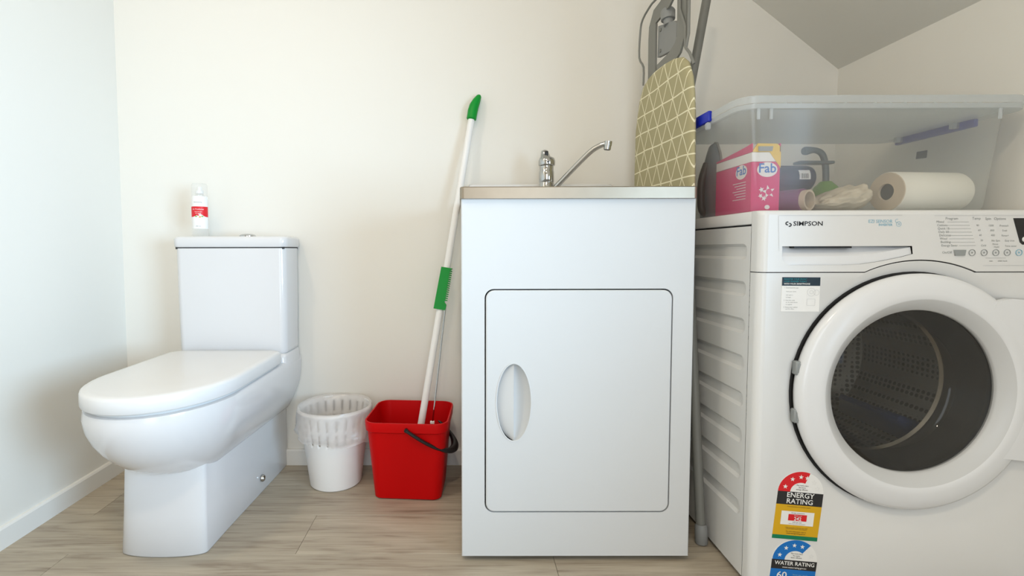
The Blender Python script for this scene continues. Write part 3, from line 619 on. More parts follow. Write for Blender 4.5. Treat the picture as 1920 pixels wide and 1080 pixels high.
# control panel
YP = YW-0.002; ZP = 0.7145
b = NB(); arc = front_outline(RR+0.0055, ZP, 0, 0)
zr = ZW-0.010
def PX(u): return 0.710+(u-1472)*0.00114
def PZ(v): return 0.834-(v-405)*0.001144
rec = [(PX(1467), PZ(461)), (PX(1711), PZ(461)), (PX(1713), PZ(476)), (PX(1690), PZ(482)), (PX(1650), PZ(490)), (PX(1615), PZ(495)), (PX(1580), PZ(496.5)), (PX(1482), PZ(496.5)), (PX(1474), PZ(492)), (PX(1467), PZ(484))]
outer = [(fx0, ZP)] + arc + [(fx1, ZP), (fx1, zr), (fx0, zr)]
lp = face_holes(b, outer, [rec], fy(YP))
L2, R2 = plan(X0, X1, YP, YS-0.0012, 0.016)
for side_ in (L2, R2): loft(b, [[(x, y_, z) for x, y_ in side_] for z in (ZP, zr)], False, False, closed=False)
# rounded top edge
full = L2+R2
tops = [[(x, y_+d*(1 if y_ < -0.63 else 0), z) for x, y_ in full] for z, d in ((zr, 0), (zr+0.004, 0.0008), (zr+0.0075, 0.003), (ZW-0.0005, 0.0068), (ZW, 0.011))]
loft(b, tops, False, False, closed=False)
poly(b, [(x, y_+(0.011 if y_ < -0.63 else 0), ZW) for x, y_ in full])
poly(b, [(x, y_, ZP) for x, y_ in L2]+[(fx0, YS, ZP)])
# under edge of the panel
und = [(fx0, ZP)]+arc+[(fx1, ZP)]
loft(b, [[(x, YP, z) for x, z in und], [(x, YP+0.012, z) for x, z in und]], False, False, closed=False)
cp = build('control_panel', b, 'enamel2', wm, smooth=35)
# drawer grip: back slope, lip, dark slot
b = NB()
zt_, zl = PZ(461), PZ(480)
mid = [(PX(1467), zl), (PX(1560), zl), (PX(1610), PZ(479)), (PX(1650), PZ(474.5)), (PX(1690), PZ(467)), (PX(1711), PZ(463))]
xs = [p[0] for p in mid]
loft(b, [[(x, YP+0.024, zt_) for x in xs], [(x, YP+0.004, z) for x, z in mid]], False, False, closed=False)
low = [(PX(1467), PZ(484)), (PX(1474), PZ(492)), (PX(1482), PZ(496.5)), (PX(1580), PZ(496.5)), (PX(1615), PZ(495)), (PX(1650), PZ(490)), (PX(1690), PZ(482)), (PX(1713), PZ(476))]
f_ = [b.verts.new((x, YP+0.003, z)) for x, z in low]; t_ = [b.verts.new((x, YP+0.004, z)) for x, z in reversed(mid)]
bmesh.ops.triangle_fill(b, use_beauty=True, edges=[b.edges.new((c_, d_)) for c_, d_ in zip(f_+t_, (f_+t_)[1:]+(f_+t_)[:1])])
loft(b, [[(x, YP, zt_) for x in (xs[0], xs[-1])], [(x, YP+0.024, zt_) for x in (xs[0], xs[-1])]], False, False, closed=False)
poly(b, [(xs[0], YP, zt_), (xs[0], YP+0.024, zt_), (xs[0], YP+0.004, zl), (xs[0], YP, PZ(484))])
build('drawer_grip', b, 'gloss', cp, smooth=25, recalc=True)
b = NB(); box(b, (PX(1493), YP+0.006, PZ(464.6)), (PX(1602), YP+0.023, PZ(461.2))); build('drawer_slot', b, 'black', cp)
def stripe(name, par, m_, u0, v0, u1, v1, off=0.0005, w=1.0):
    bm = NB(); d = Vector((u1-u0, v1-v0)); nn = Vector((-d.y, d.x)).normalized()*w/2
    poly(bm, [(PX(u), YP-off, PZ(v)) for u, v in ((u0+nn.x, v0+nn.y), (u1+nn.x, v1+nn.y), (u1-nn.x, v1-nn.y), (u0-nn.x, v0-nn.y))]); return build(name, bm, m_, par, smooth=0)
stripe('drawer_seam', cp, 'ringgrey', 1459, 403.5, 1690, 403.5, w=1.2); stripe('drawer_seam', cp, 'ringgrey', 1458, 404, 1461, 470, w=0.8)
stripe('panel_seam', cp, 'ringgrey', 1750, 404.5, 1960, 404.5, w=1.0); stripe('panel_seam', cp, 'ringgrey', 1846, 498, 1960, 498, w=0.9)
def ptext(s, h, u, v, m_, align='LEFT', bold=False, wide=1.0, par=None): return build('lettering', text_bm(s, h*0.00114*1.38, lambda x, y_: (PX(u)+x, YP-0.0006, PZ(v)+y_), align, bold, wide), m_, par or cp, smooth=0, recalc=False)
ptext('SIMPSON', 8.5, 1486, 419, 'inkd', bold=True, wide=1.18)
b = NB()   # two hooked arcs of the maker's mark
for cx_, cy_, a0, a1_ in ((1475.3, 418.2, 60, 290), (1479.3, 421.0, -120, 110)):
    P0 = circ(PX(cx_), PZ(cy_), 0.0046, 0.0042, 12, a0, a1_); P1 = circ(PX(cx_), PZ(cy_), 0.0022, 0.0018, 12, a0, a1_)
    loft(b, [[(x, YP-0.0006, z) for x, z in P0], [(x, YP-0.0006, z) for x, z in P1]], False, False, closed=False)
build('maker_mark', b, 'inkd', cp, smooth=0)
ptext('EZI SENSOR', 6.2, 1672, 415, 'inkb', 'RIGHT'); ptext('INVERTER', 4.2, 1672, 421.5, 'inkb', 'RIGHT', True)
b = NB()
for cx_, cy_, r_, a0, a1_ in ((1684, 420, 0.0055, 0, 359), (1684, 420, 0.002, 0, 359), (1680.5, 414, 0.004, 60, 300)):
    loft(b, [[(x, YP-0.0006, z) for x, z in circ(PX(cx_), PZ(cy_), r, r, 20, a0, a1_)] for r in (r_, r_-0.0007)], False, False, closed=False)
build('swirl_mark', b, 'inkb', cp, smooth=0)
ptext('Program', 5, 1783, 410, 'inkg', 'CENTER'); ptext('Temp', 5, 1829, 410, 'inkg', 'CENTER'); ptext('Spin', 5, 1851, 410.5, 'inkg', 'CENTER'); ptext('Options', 5, 1873, 410.5, 'inkg', 'CENTER')
for k, (s, v) in enumerate((('Mixed', 416), ('Cottons', 422.3), ('Quick 15', 428.6), ('Daily 60', 434.9), ('Delicates', 441.2), ('Wool', 447.5), ('Bedding', 453.8), ('Energy Saver', 460.3))):
    ptext(s, 4.3, 1754+k*1.65, v, 'inkg'); stripe('program_rule', cp, 'inkg', 1775+(24 if k == 7 else k*1.0), v+0.4, 1815+k*2.2, v+0.4, w=0.5)
for u, v, s in ((1832, 423, '90'), (1835.5, 432, '60'), (1838, 441.3, '40'), (1841, 451, '30'), (1845, 460.5, 'Cold'), (1857, 423.3, '1200'), (1860, 432.4, '800'), (1861.5, 441.5, '400'), (1867.5, 451.5, 'No Spin'), (1867, 458, 'Rinse'), (1869.5, 463.3, 'Hold'), (1881.5, 423.6, 'Prewash'), (1883.3, 432.6, 'Soak'), (1884.5, 442, 'Rinse+'), (1893.5, 451.6, 'Easy iron'), (1896, 461.6, 'Time saver')):
    ptext(s, 3.6, u, v, 'inkg', 'CENTER')
ptext('On/Off', 4.5, 1777, 473.5, 'inkg', 'CENTER')
b = NB(); slab(b, [(PX(1789), PZ(468.5)), (PX(1811), PZ(468.5)), (PX(1809.5), PZ(479.3)), (PX(1791.5), PZ(479.3))], fy(YP-0.003), fy(YP)); build('power_button', b, 'inkg', cp, smooth=30)
for u, m_ in ((1824, 'inkg'), (1846.5, 'inkg'), (1868.5, 'inkg'), (1890, 'inkg'), (1912, 'inkb')):
    b = NB(); lathe(b, [(0.0070, -0.0004), (0.0070, -0.0014), (0.0062, -0.0014), (0.0062, -0.0004)], (PX(u), YP, PZ(473.8)), 'y', 24); tc_ = build('touch_button', b, m_, cp)
    b = NB(); poly(b, [(x, YP-0.0008, z) for x, z in star(PX(u), PZ(473.8), 0.003, u)]); build('button_icon', b, m_, tc_, smooth=0)
for s, u, v in (('min', 1860.5, 489.5), ('child lock', 1882, 489.5)): ptext(s, 3.4, u, v, 'inkg', 'CENTER')
stripe('bracket_rule', cp, 'inkg', 1850, 484, 1888, 484, w=0.5)
b = NB(); slab(b, [(PX(1898), PZ(409.5)), (PX(1960), PZ(409.5)), (PX(1960), PZ(459)), (PX(1918), PZ(459)), (PX(1913), PZ(455))], fy(YP-0.0008), fy(YP)); dsp = build('display', b, 'black', cp, smooth=0, label='black display window')
b = NB(); lathe(b, [(0.0005, -0.0030), (0.0045, -0.0028), (0.0055, -0.0008)], (PX(1921), YP, PZ(449)), 'y', 20); build('display_knob', b, 'inkw', dsp)
# the door
b = NB()
lathe(b, [(0.2560, 0.012), (0.2600, 0.004), (0.2605, -0.004), (0.2575, -0.0105), (0.2500, -0.0145), (0.2350, -0.0180), (0.2190, -0.0195), (0.2080, -0.0190), (0.2055, -0.0175)], (DCX, YW, DCZ), 'y', 96)
wd = build('door', b, 'gloss', wm, smooth=60)
b = NB(); lathe(b, [(0.2055, -0.0175), (0.2040, -0.0168), (0.1820, -0.0010), (0.1805, 0.0020), (0.1805, 0.010)], (DCX, YW, DCZ), 'y', 96); build('inner_bezel', b, 'ringgrey', wd, smooth=60)
b = NB()   # grip lobe at the opening side
ar = circ(DCX, DCZ, 0.228, 0.228, 24, 52, -38)
ou = [(1.275, 0.300), (1.279, 0.31), (1.279, 0.640), (1.272, 0.652), (1.230, 0.6535), (1.185, 0.657), (1.160, 0.652)]
lo = ar+ou
slab(b, lo, fy(YW-0.0185), fy(YW-0.004)); build('door_grip', b, 'gloss', wd, smooth=50)
b = NB(); rb_ = [(0.1800, 0.006), (0.150, 0.003), (0.110, 0.001), (0.060, 0.0), (0.001, 0.0)]
lathe(b, rb_, (DCX, YW, DCZ), 'y', 72, False, True); build('outer_glass', b, 'glass', wd, smooth=80)
b = NB(); lathe(b, [(0.1790, 0.010), (0.172, 0.022), (0.158, 0.042), (0.149, 0.056)], (DCX, YW, DCZ), 'y', 72); build('bowl_wall', b, film('smoked_bowl', (0.13, 0.13, 0.13), 0.5, 0.06, (0.7, 0.7, 0.7)), wd, smooth=80)
b = NB(); lathe(b, [(0.149, 0.056), (0.146, 0.061), (0.135, 0.066), (0.09, 0.075), (0.001, 0.079)], (DCX, YW, DCZ), 'y', 72, False, True); build('bowl_glass', b, 'glass', wd, smooth=80)
for z in (0.5045, 0.3985):
    b = NB(); hx = DCX-math.sqrt(0.2605**2-(z-DCZ)**2); box(b, (hx-0.006, YW-0.004, z-0.015), (hx+0.006, YW+0.012, z+0.015), 0.002, 1); box(b, (hx-0.002, YW-0.0052, z-0.010), (hx+0.0035, YW-0.003, z+0.010), 0.0005, 1); build('hinge', b, 'inkg', wd)
# gasket, drum and paddles
b = NB(); lathe(b, [(0.235, 0.015), (0.205, 0.020), (0.188, 0.028), (0.190, 0.050), (0.176, 0.062), (0.180, 0.085), (0.170, 0.098), (0.175, 0.112)], (DCX, YW, DCZ), 'y', 72); build('gasket', b, 'rubber', wm, smooth=60)
b = NB(); lathe(b, [(0.176, 0.112), (0.170, 0.118), (0.176, 0.126), (0.205, 0.132), (0.236, 0.146)], (DCX, YW, DCZ), 'y', 72); dr = build('drum_lip', b, 'drumsteel', wm, smooth=60)
b = NB(); lathe(b, [(0.236, 0.146), (0.240, 0.155), (0.240, 0.430), (0.20, 0.446), (0.06, 0.440), (0.05, 0.425), (0.001, 0.422)], (DCX, YW, DCZ), 'y', 72, False, True); drum = build('drum', b, 'drum', wm, smooth=50)
for k in range(3):
    a = math.radians(318+120*k); b = NB()
    rad = Vector((math.cos(a), 0, math.sin(a))); tg = Vector((-math.sin(a), 0, math.cos(a))); c_ = Vector((DCX, YW, DCZ))
    rings = []
    for yy, hh, ww in ((0.16, 0.030, 0.034), (0.18, 0.062, 0.032), (0.38, 0.056, 0.030), (0.41, 0.020, 0.028)):
        rings.append([tuple(c_+Vector((0, yy, 0))+rad*(0.239-q)+tg*w_) for q, w_ in ((0, -ww), (hh*0.6, -ww*0.55), (hh*0.95, -ww*0.25), (hh, 0), (hh*0.95, ww*0.25), (hh*0.6, ww*0.55), (0, ww))])
    loft(b, rings); build('drum_paddle', b, 'paddle', wm, smooth=40)
# stickers on the front
YK = YW-0.0006
def sticker(name, outline, m_, f, label): bm = NB(); slab(bm, outline, lambda u, w: f(u, w, 0.0003), lambda u, w: f(u, w, -0.0005)); return build(name, bm, m_, wm, smooth=0, label=label)
def layer(name, par, pts, m_, f, lv): bm = NB(); face_holes(bm, pts, [], lambda u, w: f(u, w, 0.0003+0.00025*lv)); return build(name, bm, m_, par, smooth=0)
def frame(ox, oz, ang_):
    c_, s_ = math.cos(ang_), math.sin(ang_)
    return lambda u, w, off: (ox+u*c_-w*s_, YK-off, oz+u*s_+w*c_)
def lettering(par, s, size, u, w, m_, f, lv=3, align='CENTER', bold=False, wide=1.0): return build('lettering', text_bm(s, size*1.38, lambda x, y_: f(u+x, w+y_, 0.0003+0.00025*lv), align, bold, wide), m_, par, smooth=0, recalc=False)
# instruction sticker
f = frame(0.707, 0.7035, math.radians(-0.5))
st = sticker('instruction_label', [(0, -0.0745), (0.0825, -0.0745), (0.0825, 0), (0, 0)], 'inkw', f, 'small white instruction sticker with dark header')
layer('header_band', st, [(0, -0.0185), (0.0825, -0.0185), (0.0825, 0), (0, 0)], 'inknavy', f, 1)
lettering(st, 'REGISTER YOUR FRONT', 0.0033, 0.004, -0.0042, 'inkt', f, 3, 'LEFT', True); lettering(st, 'LOAD WASHER TODAY', 0.0033, 0.004, -0.0093, 'inkt', f, 3, 'LEFT', True); lettering(st, 'WITH YOUR SMARTPHONE', 0.0033, 0.004, -0.0145, 'inkw', f, 3, 'LEFT', True)
for k, (w_, s, u, sz) in enumerate(((-0.023, '1  Download the app', 0.005, 0.0026), (-0.031, 'from your store', 0.0095, 0.0024), (-0.0385, 'and open it', 0.0095, 0.0024), (-0.0435, 'to begin', 0.0095, 0.0024), (-0.050, '2  Scan the code', 0.005, 0.0026), (-0.0545, 'on the label shown', 0.0095, 0.0024), (-0.059, 'to register', 0.0095, 0.0024), (-0.065, '3  Enjoy your washer', 0.005, 0.0026), (-0.069, 'and the offers', 0.0095, 0.0024))):
    lettering(st, s, sz, u, w_, 'inkg', f, 2, 'LEFT')
for (cx_, cz_, r_) in ((0.064, -0.032, 0.009), (0.064, -0.032, 0.004), (0.075, -0.033, 0.006)):
    bm = NB(); loft(bm, [[f(x, z, 0.0008) for x, z in circ(cx_, cz_, r, r, 24)] for r in (r_, r_-0.0006)], False, False); build('sketch_line', bm, 'ringgrey', st, smooth=0)
bm = NB(); loft(bm, [[f(x, z, 0.0008) for x, z in rrect(0.064, -0.054, h_, h_*0.8, 0.001, 2)] for h_ in (0.009, 0.0084)], False, False); build('sketch_line', bm, 'ringgrey', st, smooth=0)
# energy rating
f = frame(0.7535, 0.1195, math.radians(-5.0)); hw = 0.0505
en = sticker('energy_label', [(-hw-0.001, 0), (hw-0.001, 0), (hw+0.001, 0.108)]+circ(0, 0.108, hw, 0.0465, 24, 0, 180), 'inkw', f, 'energy rating sticker with red stars, black and amber bands')
def sector(a0, a1, ro, ri, cz, k=0.92): return circ(0, cz, ro, ro*k, 20, a0, a1)+circ(0, cz, ri, ri*k, 20, a1, a0)
layer('red_arc', en, sector(71, 180, hw, 0.0235, 0.108), 'inkr', f, 1)
for a in (162, 125, 95): layer('star', en, star(0.0372*math.cos(math.radians(a)), 0.108+0.0345*math.sin(math.radians(a)), 0.0056), 'inkw', f, 2)
layer('star', en, star(0.0372*math.cos(math.radians(73)), 0.108+0.0345*math.sin(math.radians(73)), 0.0056), 'inkw', f, 2)
for a in (44, 18):
    bm = NB(); cx_, cz_ = 0.0372*math.cos(math.radians(a)), 0.108+0.0345*math.sin(math.radians(a))
    loft(bm, [[f(x, z, 0.0008) for x, z in star(cx_, cz_, r)] for r in (0.0056, 0.0050)], False, False); build('star_outline', bm, 'ringgrey', en, smooth=0)
for k, s in enumerate(('The more stars', 'the more', 'energy efficient')): lettering(en, s, 0.0031, 0.002, 0.1235-0.0047*k, 'inkd', f, 2)
layer('black_band', en, [(-hw-0.0005, 0.0785), (hw, 0.0785), (hw, 0.108), (-hw, 0.108)], 'inkd', f, 1)
lettering(en, 'ENERGY', 0.0112, 0, 0.1005, 'inkw', f, 3, bold=True, wide=1.06); lettering(en, 'RATING', 0.0112, 0, 0.0865, 'inkw', f, 3, bold=True, wide=1.06)
layer('amber_panel', en, [(-hw-0.001, 0.009), (hw-0.001, 0.009), (hw, 0.0785), (-hw-0.0005, 0.0785)], 'inky', f, 1)
layer('green_band', en, [(-hw-0.001, 0), (hw-0.001, 0), (hw-0.001, 0.009), (-hw-0.001, 0.009)], 'inkgr', f, 1)
layer('figure_panel', en, [(-0.037, 0.033), (0.036, 0.033), (0.036, 0.064), (-0.037, 0.064)], 'inkw', f, 2)
layer('red_figure', en, [(-0.021, 0.043), (0.020, 0.043), (0.020, 0.0575), (-0.021, 0.0575)], 'inkr', f, 3)
lettering(en, '242', 0.0080, 0, 0.0475, 'inkw', f, 4, bold=True); lettering(en, 'Warm wash', 0.0026, 0, 0.0547, 'inkw', f, 4)
for s, w_, sz in (('A joint government and industry program', 0.0745, 0.0022), ('Energy consumption', 0.0605, 0.0026), ('kWh per year', 0.0395, 0.0026), ('when tested on the warm program', 0.0360, 0.0019), ('When connected to cold water only, tested', 0.0270, 0.0020), ('with the standard load of seven kilograms', 0.0242, 0.0020), ('For more information refer to', 0.0180, 0.0026), ('www.energyrating.gov.au', 0.0140, 0.0030)):
    lettering(en, s, sz, 0, w_, 'inkd', f, 3)
# water rating
f = frame(0.7505, 0.0160, math.radians(-5.0))
wr_ = sticker('water_label', [(-hw-0.002, 0), (hw-0.002, 0), (hw-0.001, 0.056)]+circ(-0.001, 0.056, hw, 0.0460, 24, 0, 180), 'inkw', f, 'water rating sticker with blue arch and stars')
layer('blue_arc', wr_, sector(52, 180, hw, 0.0235, 0.056), 'inkbl', f, 1)
for a in (162, 128, 98, 70, 46): layer('star', wr_, star(0.0372*math.cos(math.radians(a)), 0.056+0.0345*math.sin(math.radians(a)), 0.0054), 'inkw', f, 2)
bm = NB(); loft(bm, [[f(x, z, 0.0008) for x, z in star(0.0372*math.cos(math.radians(20)), 0.056+0.0345*math.sin(math.radians(20)), r)] for r in (0.0056, 0.0050)], False, False); build('star_outline', bm, 'ringgrey', wr_, smooth=0)
for k, s in enumerate(('The more stars', 'the more', 'water efficient')): lettering(wr_, s, 0.0031, 0.002, 0.0715-0.0047*k, 'inkd', f, 2)
layer('black_band', wr_, [(-hw-0.001, 0.0345), (hw-0.0015, 0.0345), (hw-0.001, 0.056), (-hw-0.001, 0.056)], 'inkd', f, 1)
lettering(wr_, 'WATER RATING', 0.0088, 0, 0.0482, 'inkw', f, 3, bold=True, wide=1.0); lettering(wr_, 'www.waterrating.gov.au', 0.0036, 0, 0.0393, 'inkw', f, 3, bold=True, wide=1.1)
layer('blue_panel', wr_, [(-hw-0.002, 0), (hw-0.002, 0), (hw-0.0015, 0.0345), (-hw-0.001, 0.0345)], 'inkbl', f, 1)
lettering(wr_, '60', 0.0150, -0.026, 0.0205, 'inkw', f, 3, bold=True, wide=1.15); lettering(wr_, 'litres per wash', 0.0040, 0.015, 0.0235, 'inkb', f, 3)

# ------------------------------------------------------------------ storage box on the washing machine
sb = thing('storage_box', (0.94, -0.425, ZW), 'large clear plastic storage box with lid and blue clips on the washing machine', 'storage box')
def sring(z, x0, x1, y0, y1, r): return [(x, y_, z) for x, y_ in rrect((x0+x1)/2, (y0+y1)/2, (x1-x0)/2, (y1-y0)/2, r, 6)]
zb0 = ZW+0.0005
b = NB(); loft(b, [sring(1.080, 0.640, 1.238, -0.603, -0.247, 0.035), sring(0.860, 0.666, 1.216, -0.588, -0.262, 0.030), sring(zb0+0.002, 0.672, 1.210, -0.584, -0.266, 0.026), sring(zb0, 0.680, 1.202, -0.578, -0.272, 0.020)], False, True); build('box_shell', b, 'boxp', sb, smooth=50)
b = NB(); loft(b, [sring(z, 0.640-g_, 1.270+g_, -0.603-g_, -0.247+g_, 0.035+g_) for z, g_ in ((1.074, 0.001), (1.074, 0.007), (1.084, 0.008), (1.084, 0.0))]); build('box_rim', b, 'rimp', sb)
b = NB(); loft(b, [sring(z, 0.640-g_, 1.270+g_, -0.603-g_, -0.247+g_, 0.035+g_) for z, g_ in ((1.085, 0.010), (1.099, 0.010), (1.102, 0.007), (1.102, -0.002), (1.0975, -0.006))], False, False); ld = build('lid_edge', b, 'rimp', sb)
b = NB(); loft(b, [sring(1.0975, 0.646, 1.264, -0.597, -0.253, 0.03)], True, False); build('lid_panel', b, 'lidp', sb, smooth=0)
for k in range(16):
    b = NB(); xx = 0.685+k*0.034; box(b, (xx-0.003, -0.575, 1.0900), (xx+0.003, -0.275, 1.0965), 0.001, 1); build('lid_rib', b, 'rimp', sb)
for sx, xa, xb in ((-1, 0.6215, 0.6315), (1, 1.2425, 1.2545)):
    b = NB(); box(b, (xa, -0.515 if sx > 0 else -0.485, 1.056 if sx > 0 else 1.078), (xb, -0.300, 1.084 if sx > 0 else 1.1045), 0.003, 2); h = build('clip_handle', b, 'blue', sb, label='blue clip handle')
    b = NB(); xi = xb-0.001 if sx < 0 else xa-0.016
    box(b, (xi, -0.44, 1.1025), (xi+0.017, -0.36, 1.1065), 0.001, 1); build('clip_tongue', b, 'blue', h)
    for yy in (-0.475, -0.320):
        b = NB(); box(b, (min(xa, xi), yy-0.006, 1.060), (max(xb, xi), yy+0.006, 1.0775), 0.002, 1); build('clip_pivot', b, 'rimp', h)
b = NB(); slab(b, [(-0.412, 1.001), (-0.383, 1.003), (-0.383, 1.022), (-0.412, 1.021)], lambda y_, z: (1.2285+(z-1.0)*0.1, y_, z), lambda y_, z: (1.2300+(z-1.0)*0.1, y_, z)); build('dark_sticker', b, 'navy', sb, smooth=0)
for xx in (0.672, 0.700, 1.205):
    b = NB(); box(b, (xx-0.003, -0.6095, 1.050), (xx+0.003, -0.6045, 1.074), 0.001, 1); build('rim_gusset', b, 'rimp', sb)
# things in the box
zb = ZW+0.0035
fb = thing('detergent_carton', (0.716, -0.48, zb), 'pink and white laundry powder carton with torn yellow top in the storage box', 'carton')
x0, x1, y0, y1 = 0.684, 0.750, -0.566, -0.408
b = NB(); box(b, (x0, y0, zb), (x1, y1, zb+0.114), 0.001, 1); cart = build('carton_body', b, 'pink', fb)
b = NB(); box(b, (x0, y0, zb+0.1142), (x1, y1, zb+0.136), 0.001, 1); build('white_band', b, 'white', fb)
b = NB(); slab(b, [(x0, zb+0.1365), (x1, zb+0.1365), (x1, zb+0.148), (x1-0.008, zb+0.155), (x0+0.014, zb+0.156)], fy(y0), fy(y0+0.004)); build('torn_top', b, 'yellow', fb, smooth=0)
b = NB(); slab(b, [(y0, zb+0.1365), (y1, zb+0.1365), (y1, zb+0.140), (y0+0.05, zb+0.150), (y0, zb+0.156)], fx(x0), fx(x0+0.002)); slab(b, [(y0, zb+0.1365), (y1, zb+0.1365), (y1, zb+0.146), (y0, zb+0.156)], fx(x1-0.002), fx(x1)); build('top_flap', b, 'pink', fb, smooth=0)
b = NB(); slab(b, [(x0+0.040, zb+0.1362), (x1, zb+0.100), (x1, zb+0.1365)], fy(y0-0.0012), fy(y0-0.0004)); build('yellow_corner', b, 'yellow', fb, smooth=0)
b = NB(); slab(b, [(x0+0.014, zb+0.138), (x0+0.046, zb+0.138), (x0+0.048, zb+0.149), (x0+0.014, zb+0.149)], fy(y0-0.0012), fy(y0-0.0004)); build('opening', b, 'inkg', fb, smooth=0)
ff = lambda off: (lambda u, w, o_=0: (x0+u, y0-off, zb+w))
def fside(u, w): return (x0-0.0008, y0+u, zb+w)
b = NB(); face_holes(b, circ(x0+0.036, zb+0.096, 0.0235, 0.017, 24), [], fy(y0-0.0006)); cl_ = build('logo_cloud', b, 'white', cart, smooth=0)
build('lettering', text_bm('Fab', 0.030, lambda x, y_: (x0+0.036+x, y0-0.0010, zb+0.0985+y_), bold=True), 'inkbl', cart, smooth=0, recalc=False)
b = NB(); face_holes(b, circ(0.040, 0.096, 0.024, 0.017, 24), [], fside); build('logo_cloud', b, 'white', cart, smooth=0)
build('lettering', text_bm('Fab', 0.030, lambda x, y_: (x0-0.0012, y0+0.040-x, zb+0.0985+y_), bold=True), 'inkbl', cart, smooth=0, recalc=False)
for cx_, cz_, r_ in ((0.040, 0.045, 0.016), (0.024, 0.050, 0.007), (0.022, 0.036, 0.006), (0.030, 0.030, 0.007)):
    b = NB(); face_holes(b, star(x0+cx_, zb+cz_, r_, cx_*90), [], fy(y0-0.0006)); build('flower_print', b, 'white', cart, smooth=0)
b = NB(); face_holes(b, circ(x0+0.041, zb+0.045, 0.007, 0.007, 16), [], fy(y0-0.0010)); build('flower_print', b, 'pink', cart, smooth=0)
b = NB(); face_holes(b, circ(x0+0.038, zb+0.010, 0.006, 0.005, 16), [], fy(y0-0.0006)); build('round_mark', b, 'white', cart, smooth=0)
for k in range(7):
    b = NB(); w0 = 0.070-k*0.0065; poly(b, [fside(0.020, w0), fside(0.075-0.008*(k % 3), w0), fside(0.075-0.008*(k % 3), w0+0.0015), fside(0.020, w0+0.0015)]); build('print_line', b, 'white', cart, smooth=0)
# clothes iron standing on its heel in the back left end
ir = thing('clothes_iron', (0.70, -0.335, zb), 'dark clothes iron with grey soleplate upright in the box beside the carton', 'iron')
out = [(-0.048, 0.0), (0.048, 0.0), (0.050, 0.06), (0.044, 0.12), (0.028, 0.175), (0.010, 0.205), (0.0, 0.209), (-0.010, 0.205), (-0.028, 0.175), (-0.044, 0.12), (-0.050, 0.06)]
b = NB(); slab(b, out, lambda u, w: (0.716, -0.332+u, zb+w+0.001), lambda u, w: (0.722, -0.332+u, zb+w+0.001)); build('soleplate', b, 'sole', ir, smooth=30)
b = NB(); loft(b, [[(xx, -0.332+u*k, zb+0.001+w*kk) for u, w in out] for xx, k, kk in ((0.7155, 0.97, 0.985), (0.706, 0.94, 0.96), (0.698, 0.75, 0.85), (0.692, 0.45, 0.70))]); build('iron_body', b, 'greyp', ir, smooth=60)
b = NB(); tube(b, smoothpath([(0.697, -0.332, zb+0.010), (0.684, -0.332, zb+0.03), (0.683, -0.332, zb+0.10), (0.697, -0.332, zb+0.15)], 4), 0.010, 10); build('iron_handle', b, 'brown', ir)
# purple film roll, navy pack, bag, paper roll, green sprayer
def roll(bm, a, c, ro, ri, seg=28):
    a, c = Vector(a), Vector(c); t = (c-a).normalized(); up_ = Vector((0, 0, 1)); n1 = t.cross(up_).normalized(); n2 = t.cross(n1)
    R_ = lambda p, r: [p+n1*r*math.cos(2*PI*k/seg)+n2*r*math.sin(2*PI*k/seg) for k in range(seg)]
    return R_, a, c, t
tr = thing('film_roll', (0.80, -0.48, zb), 'purple-wrapped roll with open cardboard tube end beside the pink carton', 'roll')
R_, a, c, t = roll(None, (0.835, -0.545, zb+0.0285), (0.772, -0.420, zb+0.0285), 0, 0)
b = NB(); loft(b, [R_(a+t*0.012, 0.0275), R_(a+t*0.014, 0.0282), R_(c, 0.0282), R_(c, 0.020), R_(a+t*0.012, 0.020), R_(a+t*0.012, 0.0275)], False, False); build('wrapped_roll', b, 'purple', tr)
b = NB(); loft(b, [R_(a, 0.0245), R_(c-t*0.01, 0.0198), R_(c-t*0.01, 0.0170), R_(a, 0.0195), R_(a, 0.0245)], False, False); build('core_tube', b, 'card', tr)
b = NB(); loft(b, [R_(a+t*0.03, 0.0192), R_(a+t*0.031, 0.0192)]); build('bore_shade', b, 'dark', tr)  # near-black disc standing in for the shade inside the tube
nv = thing('bin_bag_pack', (0.835, -0.42, zb+0.057), 'navy rolled pack with white barcode label lying behind the pink carton', 'pack')
b = NB()
def npk(x, k): return [(x, -0.425+0.043*k*math.cos(q)*1.0, zb+0.0585+0.035+0.0345*k*math.sin(q)) for q in [2*PI*j/28 for j in range(28)]]
loft(b, [npk(0.768, 0.9), npk(0.771, 1.0), npk(0.898, 1.0), npk(0.906, 0.95), npk(0.910, 0.80)]); build('pack_body', b, 'navy', nv, smooth=50)
b = NB(); rg = [[(0.862+dx, -0.425+0.0437*math.cos(q), zb+0.0935+0.0352*math.sin(q)) for q in [math.radians(190-k*5) for k in range(9)]] for dx in (0.0, 0.028)]
loft(b, rg, False, False, closed=False); lb_ = build('barcode_label', b, 'white', nv, smooth=60)
for k in range(9):
    b = NB(); dx = 0.004+k*0.0022; rg = [[(0.862+dx+e_, -0.425+0.0441*math.cos(q), zb+0.0935+0.0356*math.sin(q)) for q in [math.radians(186-j*5) for j in range(5)]] for e_ in (0.0, 0.0007+0.0006*(k % 2))]
    loft(b, rg, False, False, closed=False); build('barcode_line', b, 'inkd', lb_, smooth=0)
b = NB(); random.seed(11); bmesh.ops.create_icosphere(b, subdivisions=5, radius=1.0)
from mathutils import noise as mnoise
for v in b.verts:
    p = v.co.copy(); h = 0.5+0.5*p.x
    nn = mnoise.fractal(p*2.2, 1.0, 2.0, 4); rdg = abs(mnoise.noise(p*3.1+Vector((3, 1, 2))))
    s_ = 1+0.10*nn-0.10*rdg
    v.co = Vector((0.936+0.070*p.x*s_, -0.500+0.060*p.y*s_, zb+0.001+max(0.0, (0.018+0.024*h)*(1+1.0*p.z*s_)+0.004*nn)))
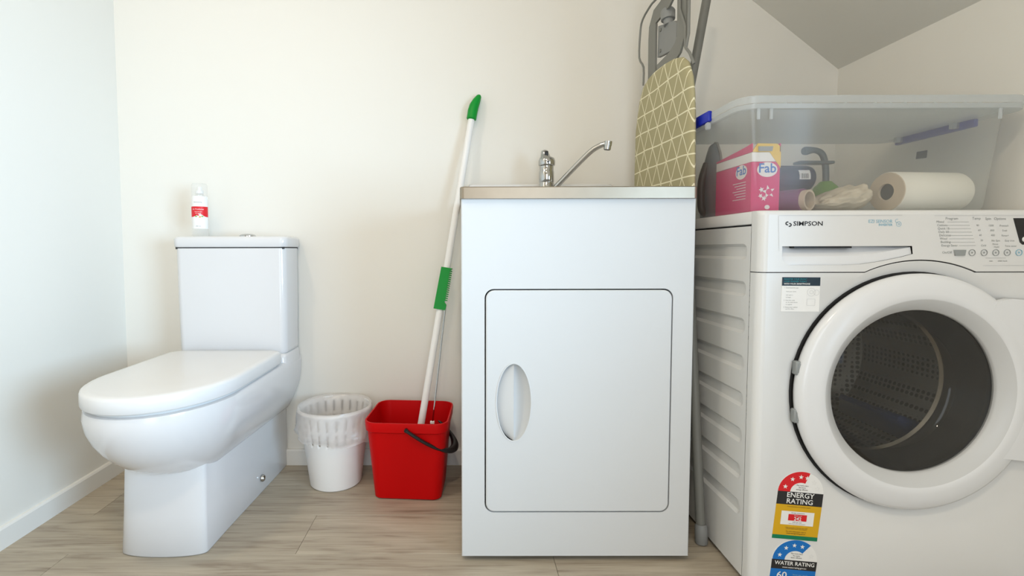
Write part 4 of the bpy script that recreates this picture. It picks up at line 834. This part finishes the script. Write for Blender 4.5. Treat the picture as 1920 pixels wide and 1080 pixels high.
tag(build('crumpled_bag', b, 'bagc', origin=(0.936, -0.50, zb), smooth=50), 'crumpled beige patterned bag in the middle of the storage box', 'bag')
pr_ = thing('paper_towel_roll', (1.12, -0.53, zb), 'white paper towel roll lying at the right end of the storage box', 'paper roll')
R_, a, c, t = roll(None, (1.022, -0.536, zb+0.0475), (1.206, -0.518, zb+0.0475), 0, 0, )
b = NB(); loft(b, [R_(a+t*0.0015, 0.0455), R_(a+t*0.004, 0.0470), R_(c-t*0.012, 0.0470), R_(c-t*0.004, 0.043), R_(c, 0.036), R_(c, 0.020)], False, False); build('paper_layers', b, 'paper', pr_, smooth=50)
b = NB(); loft(b, [R_(a+t*0.0015, 0.0455), R_(a, 0.0445), R_(a, 0.0215)], False, False); build('end_face', b, 'card', pr_, smooth=30)
b = NB(); loft(b, [R_(a-t*0.001, 0.0215), R_(c, 0.0215), R_(c, 0.0195), R_(a-t*0.001, 0.0195), R_(a-t*0.001, 0.0215)], False, False); build('core_tube', b, 'card', pr_)
b = NB(); loft(b, [R_(a+t*0.005, 0.0194), R_(a+t*0.006, 0.0194)]); build('bore_shade', b, 'dark', pr_)  # shade of the hollow core painted as a near-black disc
gs = thing('spray_head_bottle', (1.03, -0.33, zb), 'green bottle with bent grey neck at the back of the storage box', 'bottle')
b = NB(); lathe(b, [(0.001, 0), (0.030, 0), (0.033, 0.004), (0.033, 0.065), (0.028, 0.085), (0.018, 0.095), (0.014, 0.10)], (1.03, -0.33, zb), seg=28, cap0=True, cap1=True); build('bottle_body', b, 'lime', gs)
b = NB(); pts = smoothpath([(1.03, -0.33, zb+0.10), (1.028, -0.33, zb+0.14), (1.018, -0.33, zb+0.175), (0.995, -0.33, zb+0.187), (0.965, -0.33, zb+0.184)], 4); tube(b, pts, [0.008]*(len(pts)-4)+[0.009, 0.011, 0.012, 0.010], 10); build('bent_neck', b, 'greyp', gs)
b = NB(); box(b, (0.945, -0.345, zb+0.148), (1.045, -0.315, zb+0.156), 0.003, 1); build('trigger_bar', b, 'greyp', gs)
